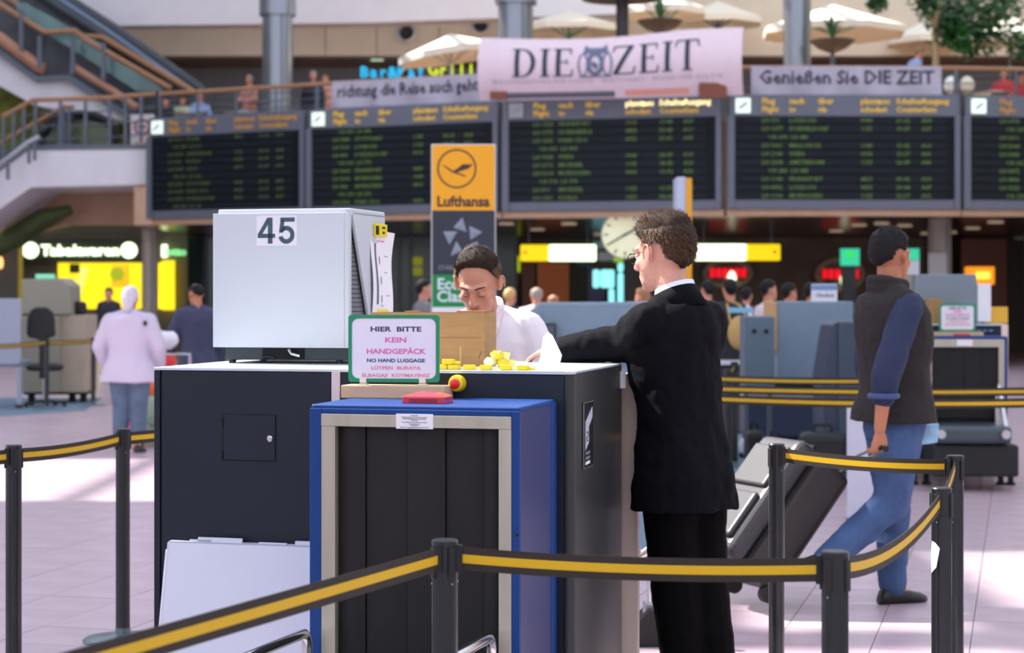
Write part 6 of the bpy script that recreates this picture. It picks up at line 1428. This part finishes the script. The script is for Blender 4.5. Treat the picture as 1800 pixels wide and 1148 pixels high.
# ---- walking man with the trolley case
hv = math.radians(-74); loc = Vector((X(1574, 9.6), 9.6, 0)); hV = 1.885
m_jean = M('denim', (60, 86, 128), rough=.8, var=.25, vscale=7, bump=.15, bscale=300); m_vest = M('vest_dark', (36, 30, 31), rough=.85, bump=.3, bscale=60); m_nshirt = M('shirt_navy', (30, 41, 74), rough=.75)
rec = person('man in a dark vest and jeans walking right and pulling a trolley case', loc, hv, hV, lean=-2, head=(24, 2, 0), vox=.0075, skin=sk3, detail=True,
    arms={'R': ((.245, -.175, 1.10), (.235, -.20, .865)), 'L': ((-.25, -.02, 1.12), (-.21, .13, .88))},
    legs={'R': ((.085, -.065, .505), (.085, -.40, .245)), 'L': ((-.085, .03, .50), (-.09, .03, .09))},
    top=dict(mat=m_nshirt, name='shirt', hem=.88, flare=.01, inf=.018, sleeve=.68, ra=(.076, .070, .060), wr=.014, ws=.1, fist=1, over=dict(name='vest', mat=m_vest, hem=.88, inf=.046, flare=.018, collar=True, wr=.016)),
    bottom=dict(mat=m_jean, name='jeans', r=(.112, .086, .068), wr=.022), shoes=m_shoe,
    hair=dict(mat=hk, th=.013, top=.016, rough=.5, nz=26, seed=5, strand=dict(n=1200, ln=.014, comb=lambda v: Vector((0, -.3, -.6)), mat=M('hair_strand_black', (44, 38, 36), rough=.6, spec=.2)), tab=[(0, 36), (35, 32), (58, 22), (70, 6), (80, -6), (92, 8), (112, 6), (128, -26), (180, -46)]))
pr, HM, G, up, U = rec
ea, wa = Vector((.245, -.175, 1.10)), Vector((.235, -.20, .865)); q = ea.lerp(wa, .36)
attach(MB().tube([q + Vector((.062 * math.cos(a), .062 * math.sin(a), 0)) for a in [i * math.pi / 8 for i in range(16)]], .014, 8, True), 'rolled_cuff', M('cuff_blue', (62, 82, 126), rough=.7), pr, smooth=True)
# suitcase
fw = Vector((.92, .39, 0)).normalized(); upv = Vector((0, 0, 1)); dsc = 9.42
A_ = P(1366, 1082, dsc); B_ = P(1490, 886, dsc); ax = (B_ - A_).normalized()
cz = T('trolley_case', 'black wheeled suitcase tilted behind the walking man', 'suitcase', (A_.x, A_.y, 0))
ln = .70; wx_ = Vector((-fw.y, fw.x, 0)); axis = (fw * .63 + upv * .776).normalized(); tv_ = axis.cross(wx_).normalized()
if tv_.z < 0: tv_ = -tv_
base_ = Vector((A_.x, A_.y - .02, .085)); th_, wd_ = .36, .42
mxk = Matrix(((wx_.x, axis.x, tv_.x, base_.x), (wx_.y, axis.y, tv_.y, base_.y), (wx_.z, axis.z, tv_.z, base_.z), (0, 0, 0, 1)))
m_case = M('case_black', (46, 40, 40), rough=.45, bump=.12, bscale=250); m_caset = M('case_grey', (58, 54, 58), rough=.42)
def cs_(mb, name, mat, **kw): mb.v = [mxk @ q for q in mb.v]; return mb.build(name, mat, cz, world=True, **kw)
cs_(MB().box((0, 0, 0), (wd_, ln, th_ * .72)), 'shell', m_case, bevel=.05, seg=4)
cs_(MB().box((.005, .005, th_ * .66), (wd_ - .005, ln - .005, th_)), 'lid', m_caset, bevel=.05, seg=4)
cs_(MB().box((.05, .08, th_ - .005), (wd_ - .05, .34, th_ + .028)), 'front_pocket', m_caset, bevel=.02, seg=3); cs_(MB().box((.05, .38, th_ - .005), (wd_ - .05, .62, th_ + .022)), 'front_pocket', m_caset, bevel=.02, seg=3)
cs_(MB().box((-.004, .02, th_ * .66), (wd_ + .004, ln - .02, th_ * .70)), 'zip', m_gap)
cs_(MB().tube([(.13, ln - .01, th_ * .6), (.14, ln + .03, th_ * .6), (wd_ - .14, ln + .03, th_ * .6), (wd_ - .13, ln - .01, th_ * .6)], .012, 8), 'carry_handle', m_black, smooth=True)
for x in (.04, wd_ - .04): cs_(MB().lathe([(.045, -.02), (.045, .02)], 18, Matrix.Translation((x, -.015, .03)) @ Matrix.Rotation(math.pi/2, 4, 'Y')), 'wheel', m_black, smooth=True)
hnd = G @ Vector((.232, -.20, .775)); hnd = ROOTM[pr.name] @ hnd; lo2 = mxk.inverted() @ hnd
for x, x2 in ((wd_/2 - .06, lo2.x - .05), (wd_/2 + .06, lo2.x + .05)): cs_(MB().tube([(x, ln - .02, .04), (x2, lo2.y - .01, lo2.z)], .008, 8), 'handle_tube', m_alu, smooth=True)
cs_(MB().tube([(lo2.x - .06, lo2.y, lo2.z), (lo2.x + .06, lo2.y, lo2.z)], .014, 10), 'grip', m_black, smooth=True)
# blue-white carton in his other hand
c = P(1628, 764, 9.75); solo('paper_carton', MB().prism([(-.062, -.052), (.050, -.040), (.058, .058), (-.045, .046)], -.03, .03, frame(c, .2)), M('carton_blue', (150, 190, 220), rough=.5, var=.4, vscale=14), 'small blue and white carton at the hip of the walking man', 'carton', bevel=.006)

# ---- woman in white, back view
rec = person('woman in a white jacket and headscarf seen from behind at left', (X(228, 19.0), 19.0, 0), math.radians(-6), 1.64, head=(0, 6, 0), vox=.011, wide=1.22, belly=.05, skin=sk2, tilt=0,
    arms={'L': ((-.33, -.02, 1.14), (-.30, .12, .95)), 'R': ((.33, -.02, 1.14), (.29, .14, .95))},
    top=dict(mat=M('jacket_white', (200, 190, 210), rough=.75), hem=.76, flare=.05, inf=.045, ra=(.092, .082, .07), wr=.02, ws=.16), bottom=dict(mat=M('denim_grey', (92, 108, 132), rough=.85, var=.2, vscale=10), name='jeans', end=.72, r=(.125, .098, .085)), shoes=M('sandal', (60, 50, 46), rough=.6),
    hair=dict(mat=M('scarf_white', (208, 198, 210), rough=.8, var=.12, vscale=30), th=.016, top=.006, rough=.2, nz=9, tab=[(0, 40), (60, 10), (90, -45), (180, -70)], long=.10))
pr, HM, G, up, U = rec
attach(MB().tube([HM @ Vector((-.03 + .012 * i, -.118 - .002 * i, .03 - .022 * i)) for i in range(5)], [.006, .012, .010, .014, .004], 8), 'scarf_knot', M('scarf_dark', (92, 84, 104), rough=.8), pr, smooth=True)
attach(MB().box((.20, -.16, 1.37), (.23, -.13, 1.42)), 'shoulder_clip', m_gap, pr)
# ---- man in dark suit beside her with a loaded trolley
person('balding man in a dark blue suit beside the white box, seen from behind', (X(348, 20.6), 20.6, 0), math.radians(20), 1.69, lean=3, head=(20, 8, 0), vox=.012, skin=sk3, wide=1.08,
    arms={'L': ((-.30, .06, 1.14), (-.26, .30, .98))}, top=dict(mat=M('suit_blue', (56, 60, 88), rough=.7), hem=.76, flare=.03, inf=.034, ra=(.085, .075, .06), wr=.016), bottom=dict(mat=m_suit2), shoes=m_shoe,
    hair=dict(mat=hk, th=.010, tab=HL, cut=lambda a, e: 0 if (e > 48 or a < 40) else 1))
d = 20.0; tr = T('luggage_trolley', 'luggage trolley piled with bags between woman and suited man', 'trolley', (X(286, d), d, 0), .2)
MB().box((-.28, -.45, .14), (.28, .40, .17)).build('deck', m_alu, tr, bevel=.01); MB().tube([(-.26, -.42, .17), (-.26, -.48, .95), (.26, -.48, .95), (.26, -.42, .17)], .018, 8).build('push_bar', m_chrome, tr, smooth=True)
for a in (-.22, .22):
    for b_ in (-.35, .3): MB().lathe([(.06, -.02), (.06, .02)], 14, Matrix.Translation((a, b_, .06)) @ Matrix.Rotation(math.pi/2, 4, 'Y')).build('wheel', m_black, tr)
def sack(px, py, d, rx, rz_, mat, label, z0):
    c = Vector((X(px, d), d, z0)); r = T('shoulder_bag', label, 'bag', c); mb = MB().ell((0, 0, rz_), (rx, rx * .7, rz_), 14, 10)
    for q in mb.v: q += q.normalized() * .03 * noise.noise(q * 9)
    mb.build('body', mat, r, smooth='full'); MB().tube([(-rx*.4, 0, rz_*1.85), (0, 0, rz_*2.25), (rx*.4, 0, rz_*1.85)], .012, 6).build('strap', m_black, r)
sack(268, 720, 20.2, .17, .16, M('bag_green', (150, 170, 150)), 'pale green bag low on the trolley', .175); sack(277, 690, 19.9, .14, .10, M('bag_orange', (236, 120, 50)), 'orange bag on the trolley', .50); sack(287, 620, 19.95, .13, .12, M('bag_red', (222, 60, 50)), 'red bag near the top of the trolley', .72); sack(286, 585, 19.8, .17, .10, M('bag_white', (232, 228, 236)), 'white bag on top of the trolley pile', .98)
person('child in pink standing in front of the woman in white', (X(238, 21.3), 21.3, 0), 0, .95, vox=.025, hands=False, skin=sk2, top=dict(mat=M('pink_cloth', (232, 110, 160), rough=.8), hem=.7, inf=.03), bottom=dict(mat=M('pink_cloth', ())), shoes=m_shoe, hair=dict(mat=hk, th=.012))

# ---- people in the background
wsh = M('shirt_white_far', (226, 226, 236), rough=.8); gj = M('jacket_grey_far', (120, 116, 122), rough=.8); pk = M('pink_top', (224, 70, 110), rough=.8); dk = M('dark_top', (40, 40, 50), rough=.8); tn = M('tan_top', (170, 130, 90), rough=.8); bs = M('shirt_blue', (150, 172, 214), rough=.8); rd = M('red_top', (200, 56, 52), rough=.8)
grp = 'travellers in the background'
def far_p(label, px, ytop, d, mat, hair, head=0, hm=None, cut=None, z0=0.0, sit=False, lean=0, over=None, sk=None, long=0, vox=.02, wide=1.0):
    z = Z(ytop, d) - z0; kw = {}
    h = z / 1.008
    if sit:
        h = 1.74; kw['zoff'] = z - h * 1.008
        kz = -kw['zoff'] / (h / 1.8)
        kw['legs'] = {k: ((s_ * .10, .42, kz + .47), (s_ * .10, .40, kz + .10)) for k, s_ in (('L', -1), ('R', 1))}
        kw['arms'] = {k: ((s_ * .25, .05, 1.14), (s_ * .14, .32, 1.10)) for k, s_ in (('L', -1), ('R', 1))}
    hd2 = dict(mat=hair, th=.014, rough=.3, nu=24, nv=16, tab=[(0, 34), (35, 30), (58, 20), (70, 0), (80, -14), (92, 2), (112, -8), (128, -45), (180, -66)])
    if cut: hd2['cut'] = cut
    if long: hd2['long'] = long; hd2['th'] = .02
    return person(label, (X(px, d), d, z0), math.radians(head), h, lean=lean, vox=vox, hands=False, skin=sk or sk2, wide=wide, group=grp, top=dict(mat=mat, name='top', hem=.80, inf=.026, ra=(.08, .068, .055), over=over), bottom=dict(mat=dk), shoes=m_shoe, hair=hd2, **kw)
bald = lambda a, e: 0 if (e > 40 or a < 45) else 1
far_p('dark-haired traveller in grey jacket and pink top left of the pillar sign', 746, 487, 24.0, gj, hk, -70, over=None)
far_p('dark-haired short traveller behind the taped paper sheet', 672, 516, 22.0, M('lilac_top', (150, 130, 170), rough=.8), hk, -90)
far_p('blond traveller right of the man looking down', 897, 503, 26.0, dk, hbl, -30)
far_p('grey bald-headed man in a white shirt behind the blue-grey counter', 943, 500, 25.0, wsh, hg, 10, cut=bald, wide=1.15)
far_p('nearly bald person just right of the white-shirted bald man', 972, 514, 27.0, tn, hlb, 20, cut=bald)
far_p('woman with long light brown hair left of the suited man', 1128, 503, 24.0, dk, hlb, 60, long=.28)
far_p('traveller in dark vest over white shirt holding a blue paper', 1283, 486, 21.5, wsh, hk, 10, over=dict(name='vest', mat=dk, hem=.86, inf=.04))
far_p('dark-haired man in a white shirt behind the cabinet with knobs', 1352, 488, 22.0, wsh, hk, -70, wide=1.1)
far_p('dark-haired person behind the wooden end of the pale counter', 1388, 494, 22.6, tn, hk, -60)
far_p('dark-haired man in white right of the wooden counter end', 1428, 493, 23.0, wsh, hk, -70)
far_p('dark-haired person partly hidden by the suited man', 1243, 490, 25.0, dk, hk, 20)
far_p('small dark-haired person between two men in white shirts', 1312, 502, 26.0, M('maroon_top', (120, 50, 50), rough=.8), hk, -20)
far_p('dark silhouette in front of the yellow tobacco shop', 191, 503, 38.0, dk, hk, 170)
far_p('seated person facing right beside the far scanner', 1618, 541, 17.9, dk, hk, -90, sit=True, sk=sk2, vox=.014)
r = T('blue_paper', 'light blue paper held by the traveller in the dark vest', 'paper', P(1305, 550, 21.2)); MB().box((-.15, 0, 0), (.12, .008, .06)).build('sheet', M('paper_blue', (130, 190, 220), rough=.6), r); MB().box((-.1, .006, .015), (.1, .012, .045)).build('inner_sheet', m_paper, r)
c = P(1300, 585, 21.2); r = T('tan_handbag', 'tan shoulder bag of the traveller in the dark vest', 'bag', c); MB().ell((0, 0, 0), (.13, .07, .19), 14, 9).build('pouch', M('bag_straw', (196, 160, 96), rough=.7, bump=.3, bscale=60), r, smooth=True); MB().tube([(-.1, 0, .12), (-.12, .15, .30), (-.10, .28, .36), (.02, .15, .30), (.1, 0, .12)], .012, 6).build('strap', M('bag_straw', ()), r)
# upstairs
far_p('grey-haired gallery diner in a salmon top at the left railing', 438, 130, 47.0, M('salmon_top', (196, 140, 126), rough=.8), hg, 150, z0=GFL, sit=True, vox=.03)
far_p('red-faced gallery visitor in dark clothes right of the first column', 550, 122, 46.5, dk, hg, 170, z0=GFL, vox=.03)
far_p('pink-skinned gallery visitor beside the railing banner', 571, 130, 46.8, M('skin_top', (216, 160, 140), rough=.8), hlb, 170, z0=GFL, vox=.03)
far_p('gallery visitor whose dark head shows before the blue neon sign', 712, 120, 46.5, dk, hk, 10, z0=GFL, vox=.03)
far_p('gallery visitor in a light blue shirt bending beside the tree', 1596, 76, 42.6, bs, hlb, -75, z0=GFL, lean=22, vox=.03)
far_p('seated gallery visitor in red at the right picture edge', 1764, 118, 42.5, rd, hb, 160, z0=GFL, sit=True, vox=.03)
far_p('second seated visitor in red at the far right edge', 1795, 124, 43.2, rd, hk, 190, z0=GFL, sit=True, vox=.03)
far_p('seated gallery diner in black at the far left of the railing', 292, 168, 47.4, dk, hk, 150, z0=GFL, sit=True, vox=.03)
far_p('seated gallery diner in pale green next to the one in black', 321, 166, 48.8, M('pale_green_top', (176, 186, 150), rough=.8), hb, 180, z0=GFL, sit=True, vox=.03)
far_p('seated gallery diner in light blue with a dark bag', 352, 160, 47.4, bs, hb, 200, z0=GFL, sit=True, vox=.03)
def table(px, d, label):
    r = T('cafe_table', label, 'table', (X(px, d), d, GFL), 0, 'gallery cafe tables'); MB().lathe([(.42, .70), (.42, .73), (0, .73)], 24).build('table_top', m_alu, r); MB().lathe([(.03, .02), (.03, .70)], 10).build('leg', m_slate, r); MB().lathe([(.24, 0), (.24, .02), (.05, .04)], 18).build('base', m_slate, r)
table(335, 46.2, 'cafe table of the diners above the far-left board'); table(425, 45.9, 'cafe table beside the first silver column'); table(1745, 41.4, 'cafe table of the visitors in red')
for i, (px, py, mat, lab) in enumerate(((1672, 150, M('vase_white', (250, 248, 240), rough=.2), 'white bright pot plant cup behind the railing at right'), (1700, 150, M('vase_pale', (236, 226, 200), rough=.3), 'pale round lamp behind the railing at right'))): 
    c = P(px, py, 41.8); r = T('cafe_lamp', lab, 'lamp', (c.x, c.y, GFL)); MB().lathe([(.02, .0), (.02, c.z - GFL)], 8).build('stem', m_slate, r); MB().ell((0, 0, c.z - GFL), (.16, .16, .20), 16, 10).build('globe', mat, r, smooth=True); MB().lathe([(.12, 0), (.12, .02)], 14).build('base', m_slate, r)
